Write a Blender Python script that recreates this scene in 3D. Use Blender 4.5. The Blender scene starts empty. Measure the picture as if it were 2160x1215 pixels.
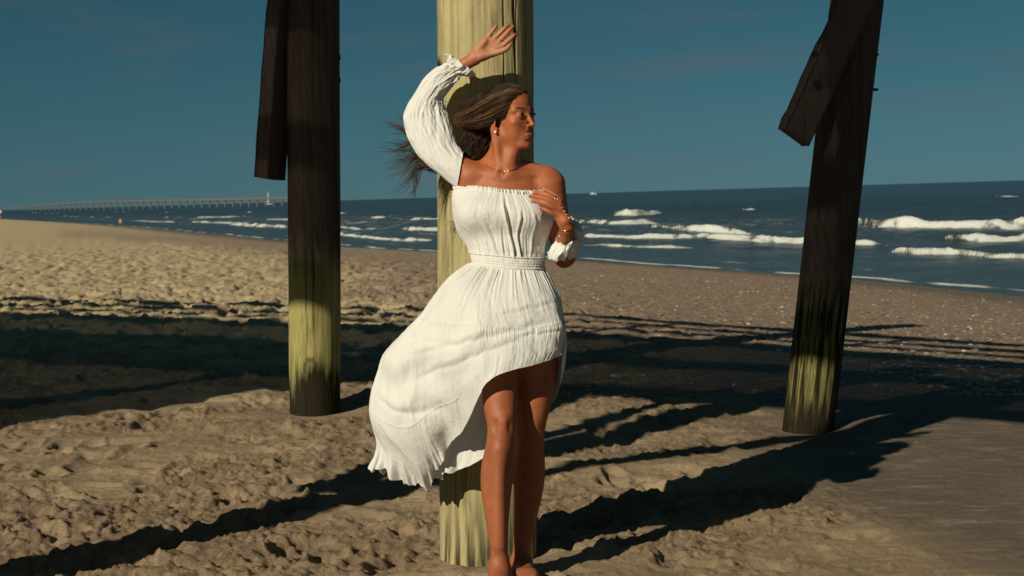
import bpy, math, random
import numpy as np
from mathutils import Vector, Matrix

# ------------------------------------------------------------------ camera, sky, sun, exposure
SC = bpy.context.scene
COL = SC.collection
F_PX = 3000.0                      # focal length in photo pixels (2160 wide) = 50 mm lens
CAM_H = 1.32
PITCH = math.atan(195.5 / F_PX)
ROLL = math.atan(0.0295)
_r0 = np.array([1.0, 0, 0]); _u0 = np.array([0, math.sin(PITCH), math.cos(PITCH)])
C_F = np.array([0, math.cos(PITCH), -math.sin(PITCH)])
C_R = math.cos(ROLL) * _r0 - math.sin(ROLL) * _u0
C_U = math.sin(ROLL) * _r0 + math.cos(ROLL) * _u0
C_O = np.array([0, 0, CAM_H])
cam_data = bpy.data.cameras.new('camera'); cam = bpy.data.objects.new('camera', cam_data); COL.objects.link(cam)
cam_data.lens = 50; cam_data.sensor_width = 36; cam_data.clip_start = 0.05; cam_data.clip_end = 60000
cam_data.dof.use_dof = True; cam_data.dof.focus_distance = 4.95; cam_data.dof.aperture_fstop = 9.0
cam.matrix_world = Matrix(((C_R[0], C_U[0], -C_F[0], C_O[0]), (C_R[1], C_U[1], -C_F[1], C_O[1]),
                           (C_R[2], C_U[2], -C_F[2], C_O[2]), (0, 0, 0, 1)))
SC.camera = cam
SC.render.engine = 'CYCLES'
SC.cycles.use_denoising = True
SC.cycles.max_bounces = 6; SC.cycles.transparent_max_bounces = 8
SC.view_settings.view_transform = 'Standard'; SC.view_settings.look = 'None'
SC.view_settings.exposure = 0.0; SC.view_settings.gamma = 1.0

SUN_EL = math.radians(29.0)
SUN_TO = np.array([0.640, 0.768, 0]); SUN_TO /= np.linalg.norm(SUN_TO)     # where shadows fall on the ground
SUN_DIR = np.array([SUN_TO[0] * math.cos(SUN_EL), SUN_TO[1] * math.cos(SUN_EL), -math.sin(SUN_EL)])
sun_data = bpy.data.lights.new('sun', 'SUN'); sun = bpy.data.objects.new('sun', sun_data); COL.objects.link(sun)
sun_data.energy = 4.1; sun_data.angle = math.radians(0.53); sun_data.color = (1.0, 0.91, 0.745)
sun.rotation_euler = Vector(SUN_DIR).to_track_quat('-Z', 'Y').to_euler()
sun.location = (-6, -6, 8)

world = bpy.data.worlds.new('World'); SC.world = world; world.use_nodes = True
wn = world.node_tree; wn.nodes.clear()
def wnode(t, **kw):
    n = wn.nodes.new(t)
    for k, v in kw.items(): setattr(n, k, v)
    return n
w_out = wnode('ShaderNodeOutputWorld'); w_bg = wnode('ShaderNodeBackground'); w_sky = wnode('ShaderNodeTexSky')
w_sky.sky_type = 'NISHITA'; w_sky.sun_disc = False; w_sky.sun_elevation = SUN_EL
w_sky.sun_rotation = math.atan2(-SUN_TO[0], -SUN_TO[1])
w_sky.altitude = 0; w_sky.air_density = 1.0; w_sky.dust_density = 0.0; w_sky.ozone_density = 3.0
w_tint = wnode('ShaderNodeMix'); w_tint.data_type = 'RGBA'; w_tint.blend_type = 'MULTIPLY'; w_tint.inputs[0].default_value = 1.0
w_tint.inputs[7].default_value = (0.52, 0.60, 0.63, 1)
# thin high cloud streaks
w_tc = wnode('ShaderNodeTexCoord'); w_map = wnode('ShaderNodeMapping'); w_map.inputs['Scale'].default_value = (2.2, 2.2, 17.0)
w_nz = wnode('ShaderNodeTexNoise'); w_nz.inputs['Scale'].default_value = 2.3; w_nz.inputs['Detail'].default_value = 4.0
w_nz.inputs['Roughness'].default_value = 0.45
w_cr = wnode('ShaderNodeValToRGB'); w_cr.color_ramp.elements[0].position = 0.53; w_cr.color_ramp.elements[0].color = (0, 0, 0, 1)
w_cr.color_ramp.elements[1].position = 0.80; w_cr.color_ramp.elements[1].color = (0.42, 0.42, 0.42, 1)
w_mix = wnode('ShaderNodeMix'); w_mix.data_type = 'RGBA'; w_mix.inputs[7].default_value = (2.3, 2.0, 2.1, 1)
L = wn.links.new
w_bw = wnode('ShaderNodeRGBToBW'); w_teal = wnode('ShaderNodeMix'); w_teal.data_type = 'RGBA'; w_teal.blend_type = 'MULTIPLY'; w_teal.inputs[0].default_value = 1.0
w_teal.inputs[7].default_value = (0.15, 0.90, 1.22, 1)
w_grade = wnode('ShaderNodeMix'); w_grade.data_type = 'RGBA'; w_grade.inputs[0].default_value = 0.80
w_pow = wnode('ShaderNodeMath'); w_pow.operation = 'POWER'; w_pow.inputs[1].default_value = 0.75
w_mul = wnode('ShaderNodeMath'); w_mul.operation = 'MULTIPLY'; w_mul.inputs[1].default_value = 0.76
L(w_sky.outputs[0], w_bw.inputs[0]); L(w_bw.outputs[0], w_pow.inputs[0]); L(w_pow.outputs[0], w_mul.inputs[0]); L(w_mul.outputs[0], w_teal.inputs[6]); L(w_sky.outputs[0], w_grade.inputs[6]); L(w_teal.outputs[2], w_grade.inputs[7])
L(w_grade.outputs[2], w_tint.inputs[6]); L(w_tc.outputs['Generated'], w_map.inputs[0]); L(w_map.outputs[0], w_nz.inputs['Vector'])
L(w_nz.outputs['Fac'], w_cr.inputs[0]); L(w_cr.outputs[0], w_mix.inputs[0]); L(w_tint.outputs[2], w_mix.inputs[6])
L(w_mix.outputs[2], w_bg.inputs[0]); L(w_bg.outputs[0], w_out.inputs[0])
w_bg.inputs[1].default_value = 0.055

# ------------------------------------------------------------------ helpers
random.seed(7); RNG = np.random.default_rng(7)
def P(px, py, d):
    """world point seen at photo pixel (px,py) at depth d along the lens axis"""
    return C_O + d * (C_F + (px - 1080) / F_PX * C_R + (607.5 - py) / F_PX * C_U)
def project(p):
    v = np.asarray(p, float) - C_O
    d = v @ C_F
    return 1080 + F_PX * (v @ C_R) / d, 607.5 - F_PX * (v @ C_U) / d, d
def plane_hit(px, py, z):
    r = C_F + (px - 1080) / F_PX * C_R + (607.5 - py) / F_PX * C_U
    return C_O + r * ((z - CAM_H) / r[2])

def tag(o, label=None, cat=None, group=None, kind=None):
    for k, v in (('label', label), ('category', cat), ('group', group), ('kind', kind)):
        if v: o[k] = v
    return o
def mesh_obj(name, verts, faces, mat=None, parent=None, smooth=True):
    me = bpy.data.meshes.new(name)
    v = np.asarray(verts, np.float32); n = len(v)
    if isinstance(faces, np.ndarray) and faces.ndim == 2:
        k = faces.shape[1]; m = len(faces)
        me.vertices.add(n); me.vertices.foreach_set('co', v.ravel())
        me.loops.add(m * k); me.loops.foreach_set('vertex_index', faces.astype(np.int32).ravel())
        me.polygons.add(m); me.polygons.foreach_set('loop_start', np.arange(m, dtype=np.int32) * k)
        try: me.polygons.foreach_set('loop_total', np.full(m, k, np.int32))
        except Exception: pass
        me.update(calc_edges=True); me.validate()
    else:
        me.from_pydata([tuple(map(float, q)) for q in v], [], [tuple(map(int, f)) for f in faces]); me.update()
    if smooth: me.polygons.foreach_set('use_smooth', np.ones(len(me.polygons), bool))
    if mat: me.materials.append(mat)
    o = bpy.data.objects.new(name, me); COL.objects.link(o)
    if parent is not None: set_parent(o, parent)
    return o
def set_parent(o, parent):
    o.parent = parent
    o.matrix_parent_inverse = parent.matrix_basis.inverted() if parent.parent is None else (parent.parent.matrix_basis @ parent.matrix_basis).inverted()
def empty(name, loc):
    o = bpy.data.objects.new(name, None); COL.objects.link(o); o.location = loc; o.empty_display_size = 0.1
    return o
def fattr(o, name, vals):
    a = o.data.attributes.new(name, 'FLOAT', 'POINT'); a.data.foreach_set('value', np.asarray(vals, np.float32).ravel())
def cattr(o, name, rgb):
    a = o.data.attributes.new(name, 'FLOAT_COLOR', 'POINT')
    c = np.ones((len(rgb), 4), np.float32); c[:, :3] = rgb; a.data.foreach_set('color', c.ravel())
def set_uv(o, uv):
    """per-vertex uv"""
    me = o.data; lay = me.uv_layers.new(name='uv')
    idx = np.empty(len(me.loops), np.int32); me.loops.foreach_get('vertex_index', idx)
    lay.data.foreach_set('uv', np.asarray(uv, np.float32)[idx].ravel())
def grid_faces(nu, nv, wrap_u=False):
    """verts indexed [v*nu+u]"""
    U = nu if wrap_u else nu - 1
    u, v = np.meshgrid(np.arange(U), np.arange(nv - 1))
    u = u.ravel(); v = v.ravel(); u2 = (u + 1) % nu
    return np.stack([v * nu + u, v * nu + u2, (v + 1) * nu + u2, (v + 1) * nu + u], 1)

def _hash(ix, iy, seed):
    h = (ix.astype(np.int64) * 374761393 + iy.astype(np.int64) * 668265263 + seed * 974711) & 0xffffffff
    h = ((h ^ (h >> 13)) * 1274126177) & 0xffffffff
    h = ((h ^ (h >> 16)) * 2246822519) & 0xffffffff
    return ((h ^ (h >> 15)) & 0xffffff) / 16777215.0
def vnoise(x, y, seed=0):
    ix = np.floor(x); iy = np.floor(y); fx = x - ix; fy = y - iy
    ix = ix.astype(np.int64); iy = iy.astype(np.int64)
    fx = fx * fx * fx * (fx * (fx * 6 - 15) + 10); fy = fy * fy * fy * (fy * (fy * 6 - 15) + 10)
    a = _hash(ix, iy, seed); b = _hash(ix + 1, iy, seed); c = _hash(ix, iy + 1, seed); d = _hash(ix + 1, iy + 1, seed)
    return (a + (b - a) * fx) * (1 - fy) + (c + (d - c) * fx) * fy
def fbm(x, y, oct=4, seed=0, gain=0.5):
    s = 0; a = 1; t = 0
    for i in range(oct):
        s = s + a * (vnoise(x * 2 ** i + i * 17.3, y * 2 ** i - i * 9.7, seed + i) - 0.5); t += a; a *= gain
    return s / t * 2
def clods(x, y, seed, keep=0.6, rmin=0.35, rmax=0.62):
    """rounded lumps scattered one per lattice cell (cell size 1): height 0..1"""
    ix = np.floor(x).astype(np.int64); iy = np.floor(y).astype(np.int64); out = np.zeros_like(x)
    for dx in (-1, 0, 1):
        for dy in (-1, 0, 1):
            cx = ix + dx; cy = iy + dy; h = _hash(cx, cy, seed); r = rmin + (rmax - rmin) * _hash(cx, cy, seed + 3)
            a = _hash(cx, cy, seed + 5) * 6.283; ux = x - (cx + 0.15 + 0.7 * _hash(cx, cy, seed + 1)); uy = y - (cy + 0.15 + 0.7 * _hash(cx, cy, seed + 2))
            ca, sa = np.cos(a), np.sin(a); q = ((ux * ca + uy * sa) / r) ** 2 + ((-ux * sa + uy * ca) / (r * 0.62)) ** 2
            out = np.maximum(out, np.where(h < keep, np.sqrt(np.clip(1 - q, 0, 1)) * (0.35 + 0.65 * h / keep) * r / rmax, 0))
    return out
def sstep(a, b, x):
    t = np.clip((x - a) / (b - a), 0, 1); return t * t * (3 - 2 * t)
def catmull(pts, n):
    """n points by arc length along a Catmull-Rom curve through pts"""
    p = np.asarray(pts, float)
    if len(p) == 2: p = np.array([p[0], p.mean(0), p[1]])
    q = np.vstack([2 * p[0] - p[1], p, 2 * p[-1] - p[-2]])
    out = []
    for i in range(1, len(q) - 2):
        t = np.linspace(0, 1, 24, endpoint=False)[:, None]
        a, b, c, d = q[i - 1], q[i], q[i + 1], q[i + 2]
        out.append(0.5 * (2 * b + (c - a) * t + (2 * a - 5 * b + 4 * c - d) * t ** 2 + (3 * b - a - 3 * c + d) * t ** 3))
    out = np.vstack(out + [q[-2][None]])
    L = np.r_[0, np.cumsum(np.linalg.norm(np.diff(out, axis=0), axis=1))]
    s = np.linspace(0, L[-1], n)
    return np.stack([np.interp(s, L, out[:, k]) for k in range(p.shape[1])], 1)

# ---- materials
class NT:
    def __init__(s, name):
        s.m = bpy.data.materials.new(name); s.m.use_nodes = True; s.t = s.m.node_tree
        s.b = s.t.nodes['Principled BSDF']; s.out = s.t.nodes['Material Output']
    def n(s, t, **kw):
        x = s.t.nodes.new('ShaderNode' + t)
        for k, v in kw.items():
            if k in x.inputs.keys(): x.inputs[k].default_value = v
            else: setattr(x, k, v)
        return x
    def l(s, a, b): s.t.links.new(a, b)
    def attr(s, name): return s.n('Attribute', attribute_name=name)
    def coord(s, kind='Object', scale=(1, 1, 1), rot=(0, 0, 0)):
        c = s.n('TexCoord'); m = s.n('Mapping'); m.inputs['Scale'].default_value = scale; m.inputs['Rotation'].default_value = rot
        s.l(c.outputs[kind], m.inputs[0]); return m.outputs[0]
    def noise(s, vec, scale, detail=4, rough=0.5, dist=0):
        x = s.n('TexNoise'); x.inputs['Scale'].default_value = scale; x.inputs['Detail'].default_value = detail
        x.inputs['Roughness'].default_value = rough; x.inputs['Distortion'].default_value = dist
        if vec is not None: s.l(vec, x.inputs['Vector'])
        return x.outputs['Fac']
    def ramp(s, fac, stops):
        r = s.n('ValToRGB'); e = r.color_ramp.elements
        while len(e) < len(stops): e.new(0.5)
        for i, (p, c) in enumerate(stops):
            e[i].position = p; e[i].color = (c if len(c) == 4 else (*c, 1)) if hasattr(c, '__len__') else (c, c, c, 1)
        s.l(fac, r.inputs[0]); return r.outputs[0]
    def mix(s, fac, a, b, blend='MIX'):
        x = s.n('Mix'); x.data_type = 'RGBA'; x.blend_type = blend
        for sock, v in ((x.inputs[0], fac), (x.inputs[6], a), (x.inputs[7], b)):
            if hasattr(v, 'is_linked'): s.l(v, sock)
            elif hasattr(v, '__len__'): sock.default_value = (*v, 1) if len(v) == 3 else v
            else: sock.default_value = v
        return x.outputs[2]
    def math(s, op, a, b=0.0, clamp=False):
        x = s.n('Math'); x.operation = op; x.use_clamp = clamp
        for sock, v in ((x.inputs[0], a), (x.inputs[1], b)):
            if hasattr(v, 'is_linked'): s.l(v, sock)
            else: sock.default_value = v
        return x.outputs[0]
    def bump(s, h, strength=0.3, dist=0.01, normal=None):
        x = s.n('Bump'); x.inputs['Strength'].default_value = strength; x.inputs['Distance'].default_value = dist
        s.l(h, x.inputs['Height'])
        if normal is not None: s.l(normal, x.inputs['Normal'])
        return x.outputs[0]
    def set(s, color=None, rough=None, normal=None, **kw):
        for sock, v in (('Base Color', color), ('Roughness', rough), ('Normal', normal)):
            if v is None: continue
            if hasattr(v, 'is_linked'): s.l(v, s.b.inputs[sock])
            elif hasattr(v, '__len__'): s.b.inputs[sock].default_value = (*v, 1)
            else: s.b.inputs[sock].default_value = v
        for k, v in kw.items(): s.b.inputs[k].default_value = v
        return s.m
def plain(name, color, rough=0.6, **kw): return NT(name).set(color, rough, **kw)
# ------------------------------------------------------------------ sand
SEA_Z = -1.0
_sy = np.array([-200, -60, -10, 8, 20, 28.4, 35, 50, 71.5, 155, 268, 350, 900, 4000, 40000.])
_sx = np.array([80, 30, 19, 15, 12, 10.2, 8.4, 2.0, -8.6, -40, -87, -126, -400, -2000, -22000.])
def shore_s(x, y): return (np.interp(y, _sy, _sx) - x) * 0.9
def base_z(x, y):
    s = shore_s(x, y)
    z = np.interp(s, [-4000, -300, -60, -10, 0, 3, 7, 11, 16, 40, 100, 4000], [-40, -9, -4.2, -1.75, -1.0, -0.74, -0.36, -0.07, 0.0, 0.02, 0.5, 0.9])
    return z
def ground_hit(px, py):
    z = 0.0
    for _ in range(30):
        p = plane_hit(px, py, z); z = 0.5 * z + 0.5 * float(base_z(p[0], p[1]))
    return np.array([p[0], p[1], float(base_z(p[0], p[1]))])

def rows_to(lims):
    out = []
    for a, b, n in lims: out.append(np.linspace(a, b, n, endpoint=False))
    return np.concatenate(out + [np.array([lims[-1][1]])])
def fan_cols(lim, n, far, nf):
    inner = np.linspace(-lim, lim, n)
    outer = lim + (far - lim) * (np.linspace(0, 1, nf + 1)[1:] ** 3)
    return np.concatenate([-outer[::-1], inner, outer])

rows = np.concatenate([rows_to([(-60, -5, 12), (-5, 2.5, 40), (2.5, 3.9, 40), (3.9, 7.0, 250)]),
                       7.0 + np.cumsum(np.linspace(0.0145, 0.062, 330)), ])
r_end = rows[-1]
rows = np.concatenate([rows, r_end + np.cumsum(np.geomspace(0.064, 0.55, 130))])
rows = np.concatenate([rows, np.geomspace(rows[-1] * 1.02, 40000, 40)])
cols = fan_cols(0.43, 560, 30, 26)
YY = np.repeat(rows[:, None], len(cols), 1); XX = np.maximum(YY, 3.6) * cols[None, :]
Z0 = base_z(XX, YY)
s_l = shore_s(XX, YY)
# how trampled the sand is: churned on the landward side, smooth and wind-combed to seaward and right
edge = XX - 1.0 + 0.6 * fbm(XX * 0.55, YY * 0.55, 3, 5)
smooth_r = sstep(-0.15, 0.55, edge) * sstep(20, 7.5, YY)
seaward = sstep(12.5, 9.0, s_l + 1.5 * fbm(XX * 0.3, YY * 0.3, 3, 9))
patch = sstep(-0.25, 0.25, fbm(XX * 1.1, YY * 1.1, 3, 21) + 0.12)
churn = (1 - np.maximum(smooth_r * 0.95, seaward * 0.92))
detail = sstep(70, 25, YY) * sstep(-3, 2.0, YY)
# warped lumps, pits with crumbly rims
wx = XX + 0.10 * fbm(XX * 4, YY * 4, 3, 31); wy = YY + 0.10 * fbm(XX * 4, YY * 4, 3, 37)
lump = fbm(wx * 2.6, wy * 2.6, 4, 41, 0.55)
pits = vnoise(wx * 3.6, wy * 4.4, 51)
pits = sstep(0.60, 0.86, pits)
rim = np.exp(-((vnoise(wx * 3.6, wy * 4.4, 51) - 0.60) / 0.055) ** 2)
clod = np.abs(fbm(wx * 11, wy * 11, 4, 61, 0.6)); crumb = fbm(XX * 26, YY * 26, 3, 71, 0.6)
far_gain = 1 + 0.9 * sstep(11, 20, YY)
nw = (YY > 3.0) & (YY < 22) & (np.abs(cols)[None, :] < 0.47)
def cl(scale, seed, keep, wamp):
    o = np.zeros_like(XX); f = 1.0
    x = XX[nw] * scale + wamp * fbm(XX[nw] * scale * 1.7, YY[nw] * scale * 1.7, 3, seed + 31); y = YY[nw] * scale + wamp * fbm(XX[nw] * scale * 1.7 + 9, YY[nw] * scale * 1.7, 3, seed + 37)
    o[nw] = clods(x, y, seed, keep); return o
c1 = cl(6.0, 201, 0.42, 0.55); c2 = cl(13.0, 211, 0.50, 0.5); c3 = cl(26.0, 221, 0.5, 0.4)
crust = np.clip(fbm(wx * 3.0, wy * 4.0, 5, 63, 0.6) * 2.2, -0.6, 0.75)           # broken crust: plateaus with steep edges
thick = sstep(-0.25, 0.15, fbm(XX * 1.4, YY * 1.8, 3, 21) + 0.15 * crumb)
H = (0.020 * lump - 0.030 * pits + 0.016 * crust * (0.4 + 0.6 * thick) + 0.020 * c1 * thick + 0.024 * c2 * (0.2 + 0.8 * thick) + 0.018 * c3 * (0.25 + 0.75 * thick) - 0.018 * cl(8.5, 231, 0.45, 0.6) * (0.4 + 0.6 * thick)
     + 0.006 * crumb * (0.3 + 0.7 * thick) + 0.008 * clod) * churn * far_gain
H += 0.006 * crumb * (1 - churn) * 0.5 + 0.010 * fbm(XX * 1.3, YY * 2.6, 3, 91) * (1 - churn)
H += 0.008 * (1 - churn) * sstep(0.45, 0.9, vnoise(wx * 2.2 + wy * 0.6, wy * 9.0 - wx * 2.0, 95))
# individual footprints
def dent(H, cx, cy, ang, L, W, depth):
    cosa, sina = math.cos(ang), math.sin(ang)
    r0 = np.searchsorted(rows, cy - 0.45); r1 = np.searchsorted(rows, cy + 0.45)
    if r1 <= r0: return
    c0 = np.searchsorted(cols, (cx - 0.45) / max(cy - 0.45, 3.6)) if cx > 0.45 else np.searchsorted(cols, (cx - 0.45) / max(cy - 0.45, 3.6))
    c1 = np.searchsorted(cols, (cx + 0.45) / max(cy - 0.45, 3.6))
    c0 = max(0, min(c0, np.searchsorted(cols, (cx - 0.45) / (cy + 0.45)))); c1 = max(c1, np.searchsorted(cols, (cx + 0.45) / (cy + 0.45)))
    x = XX[r0:r1, c0:c1] - cx; y = YY[r0:r1, c0:c1] - cy
    a = (x * cosa + y * sina) / L; b = (-x * sina + y * cosa) / W
    nz = 0.22 * fbm(XX[r0:r1, c0:c1] * 14, YY[r0:r1, c0:c1] * 14, 3, 77)
    q = np.sqrt(a * a + b * b) + nz
    H[r0:r1, c0:c1] += -depth * (1 - sstep(0.55, 1.0, q)) + depth * 0.40 * np.exp(-((q - 1.2) / 0.22) ** 2)
rr = random.Random(11)
for i in range(520):
    cy = 4.0 + 11.0 * rr.random() ** 1.4; cx = rr.uniform(-0.5, 0.36) * cy
    if cx > 0.9 + rr.uniform(-0.3, 0.2): continue
    dent(H, cx, cy, rr.uniform(0, 3.14), rr.uniform(0.10, 0.17), rr.uniform(0.05, 0.08), rr.uniform(0.012, 0.032))
fm = (YY > 9.5) & (YY < 75) & (np.abs(cols)[None, :] < 0.47)
fx = XX[fm]; fy = YY[fm]; wq = 0.5 * fbm(fx * 3, fy * 2, 3, 241)
fp_ = 0.12 * clods(fx * 2.6 + wq, fy * 2.2 + wq, 243, 0.60) + 0.09 * clods(fx * 4.4 - wq, fy * 3.2 + wq, 251, 0.5) - 0.05 * clods(fx * 3.1 + 2 * wq, fy * 2.4 - wq, 257, 0.5) - 0.03
H[fm] -= fp_ * sstep(9.5, 14, fy) * sstep(75, 40, fy) * churn[fm]
H += 0.030 * np.exp(-(((XX + 0.03) / 0.20) ** 2 + ((YY - 4.83) / 0.13) ** 2) ** 2) * (0.7 + 0.6 * c2 + 0.3 * crumb)
H *= detail
PILES = {}      # filled below: base points, radius
def scour(cx, cy, rad, depth, width, bank):
    q = np.hypot(XX - cx, YY - cy)
    H[:] = H * (1 - 0.92 * np.exp(-(np.maximum(q - rad, 0) / width) ** 2)) - depth * np.exp(-(np.maximum(q - rad, 0) / (width * 0.7)) ** 2) \
        + bank * np.exp(-((q - rad - width * 1.7) / (width * 0.7)) ** 2)
b_left = ground_hit(664, 866); b_mid = ground_hit(1031, 1195); b_right = ground_hit(1703, 909)
scour(b_left[0], b_left[1] + 0.15, 0.16, 0.035, 0.28, 0.012); scour(b_right[0], b_right[1] + 0.14, 0.14, 0.02, 0.16, 0.006)
scour(b_mid[0], b_mid[1] + 0.17, 0.17, 0.0, 0.05, 0.012)
def sand_z(x, y):
    r = int(np.clip(np.searchsorted(rows, y), 1, len(rows) - 1)); u = x / max(y, 3.6); c = int(np.clip(np.searchsorted(cols, u), 1, len(cols) - 1))
    return float(Z0[r, c] + H[r, c])
# small scuffed mound in front of the woman's feet and the pile
ZZ = Z0 + H
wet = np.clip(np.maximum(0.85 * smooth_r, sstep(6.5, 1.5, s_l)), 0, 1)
m = NT('sand')
co = m.coord('Object')
a_wet = m.attr('wet').outputs['Fac']; a_sh = m.attr('shell').outputs['Fac']
dry0 = m.ramp(m.noise(co, 3.0, 6, 0.6), [(0.3, (0.362, 0.266, 0.159)), (0.55, (0.471, 0.347, 0.207)), (0.75, (0.589, 0.435, 0.257))])
dry1 = m.ramp(m.noise(co, 3.0, 6, 0.6), [(0.3, (0.464, 0.362, 0.205)), (0.55, (0.587, 0.458, 0.267)), (0.75, (0.655, 0.519, 0.314))])
dry = m.mix(m.attr('pale').outputs['Fac'], dry0, dry1)
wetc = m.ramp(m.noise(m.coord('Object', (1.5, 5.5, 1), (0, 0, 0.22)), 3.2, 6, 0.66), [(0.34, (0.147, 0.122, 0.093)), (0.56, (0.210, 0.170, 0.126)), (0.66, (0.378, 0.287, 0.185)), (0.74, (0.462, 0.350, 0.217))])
grain = m.noise(co, 900, 2, 0.7)
a_damp = m.attr('damp').outputs['Fac']
dampn = m.math('MULTIPLY', a_damp, m.ramp(m.noise(co, 14, 5, 0.7), [(0.38, 0.0), (0.60, 1.0)]))
dry = m.mix(dampn, dry, m.mix(1.0, dry, (0.66, 0.63, 0.64), 'MULTIPLY'))
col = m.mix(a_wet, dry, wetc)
shc = m.ramp(m.noise(co, 16, 5, 0.75), [(0.35, (0.232, 0.163, 0.112)), (0.52, (0.352, 0.253, 0.173)), (0.66, (0.608, 0.464, 0.320))])
col = m.mix(a_sh, col, shc)
col = m.mix(0.35, col, m.ramp(grain, [(0.3, (0.55, 0.55, 0.55)), (0.7, (1.3, 1.3, 1.3))]), 'MULTIPLY')
nb = m.bump(m.noise(co, 24, 5, 0.7), 0.6, 0.04); nb = m.bump(m.noise(co, 80, 6, 0.75), 0.9, 0.018, nb)
nb = m.bump(grain, 0.45, 0.004, nb)
M_SAND = m.set(col, m.math('SUBTRACT', 0.95, m.math('MULTIPLY', a_wet, 0.12)), nb)
M_SAND.node_tree.nodes['Principled BSDF'].inputs['Specular IOR Level'].default_value = 0.2
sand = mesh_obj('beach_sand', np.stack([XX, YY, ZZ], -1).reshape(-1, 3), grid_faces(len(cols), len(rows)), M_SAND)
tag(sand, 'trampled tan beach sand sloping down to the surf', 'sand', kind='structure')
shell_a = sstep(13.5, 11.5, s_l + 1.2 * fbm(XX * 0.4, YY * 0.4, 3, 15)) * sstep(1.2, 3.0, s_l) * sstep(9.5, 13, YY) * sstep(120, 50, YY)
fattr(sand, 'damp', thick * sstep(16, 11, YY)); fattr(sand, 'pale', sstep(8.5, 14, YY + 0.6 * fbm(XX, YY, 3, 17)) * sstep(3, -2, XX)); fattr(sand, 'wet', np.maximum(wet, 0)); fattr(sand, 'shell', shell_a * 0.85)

# broken shells strewn over the seaward slope
def scatter_flakes(name, pts, sizes, mat, seed):
    r = np.random.default_rng(seed); V = []; Fc = []
    n = len(pts); base = np.array([[-1, -.6, 0], [0.1, -.9, .25], [1, -.3, .05], [.7, .7, .3], [-.5, .8, .1], [0, 0, .55]])
    tri = np.array([[0, 1, 5], [1, 2, 5], [2, 3, 5], [3, 4, 5], [4, 0, 5]])
    for i in range(n):
        a = r.uniform(0, 6.28); c, s = math.cos(a), math.sin(a); b = base * r.uniform(0.7, 1.3, (6, 3)) * sizes[i]
        V.append(np.stack([b[:, 0] * c - b[:, 1] * s, b[:, 0] * s + b[:, 1] * c, b[:, 2]], 1) + pts[i]); Fc.append(tri + 6 * i)
    return mesh_obj(name, np.vstack(V), np.vstack(Fc), mat, smooth=False)
sr = np.random.default_rng(3); pts = []; sz = []
for i in range(110000):
    y = 9.5 + 45 * sr.random() ** 1.6; x = sr.uniform(-0.3, 0.46) * y; s = shore_s(x, y)
    if 1.5 < s < 13 and (s < 10.5 or sr.random() < 0.12): pts.append((x, y, sand_z(x, y))); sz.append(0.010 + 0.026 * sr.random() ** 2.2)
    elif sr.random() < 0.004 and s > 6: pts.append((x, y, sand_z(x, y))); sz.append(0.015)
    if len(pts) >= 15000: break
for i in range(260):
    y = 4.3 + 6 * sr.random(); x = sr.uniform(0.05, 0.45) * y; pts.append((x, y, sand_z(x, y))); sz.append(0.003 + 0.006 * sr.random() ** 3)
m = NT('shell'); info = m.n('NewGeometry')
M_SHELL = m.set(m.ramp(info.outputs['Random Per Island'], [(0, (0.14, 0.095, 0.065)), (0.55, (0.27, 0.19, 0.13)), (0.88, (0.48, 0.38, 0.29)), (1, (0.72, 0.64, 0.53))]), 0.5)
shells = scatter_flakes('broken_shells', pts, sz, M_SHELL, 5)
tag(shells, 'broken shells and pebbles strewn over the damp sand above the waterline', 'shells', kind='stuff')

# ------------------------------------------------------------------ sea
rows2 = np.concatenate([np.linspace(18, 40, 90, endpoint=False), np.geomspace(40, 260, 430), np.geomspace(266, 45000, 110)])
cols2 = fan_cols(0.43, 460, 30, 24)
Y2 = np.repeat(rows2[:, None], len(cols2), 1); X2 = Y2 * cols2[None, :]
off = -shore_s(X2, Y2)
cxr = X2 * 0.92 + Y2 * 0.39; along = -X2 * 0.39 + Y2 * 0.92
fade = sstep(4000, 120, Y2)
damp = sstep(-1, 14, off)
h2 = 0.16 * fbm(cxr * 0.16, along * 0.05, 3, 101) * damp + 0.10 * fbm(X2 * 0.5, Y2 * 0.35, 4, 107) * damp
h2 = h2 * sstep(600, 100, Y2) + 0.012 * fbm(X2 * 0.8, Y2 * 0.8, 2, 109)
foam = np.zeros_like(h2)
nzA = fbm(X2 * 0.9, Y2 * 0.35, 4, 131); nzB = fbm(X2 * 2.2, Y2 * 0.9, 3, 137)
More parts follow.
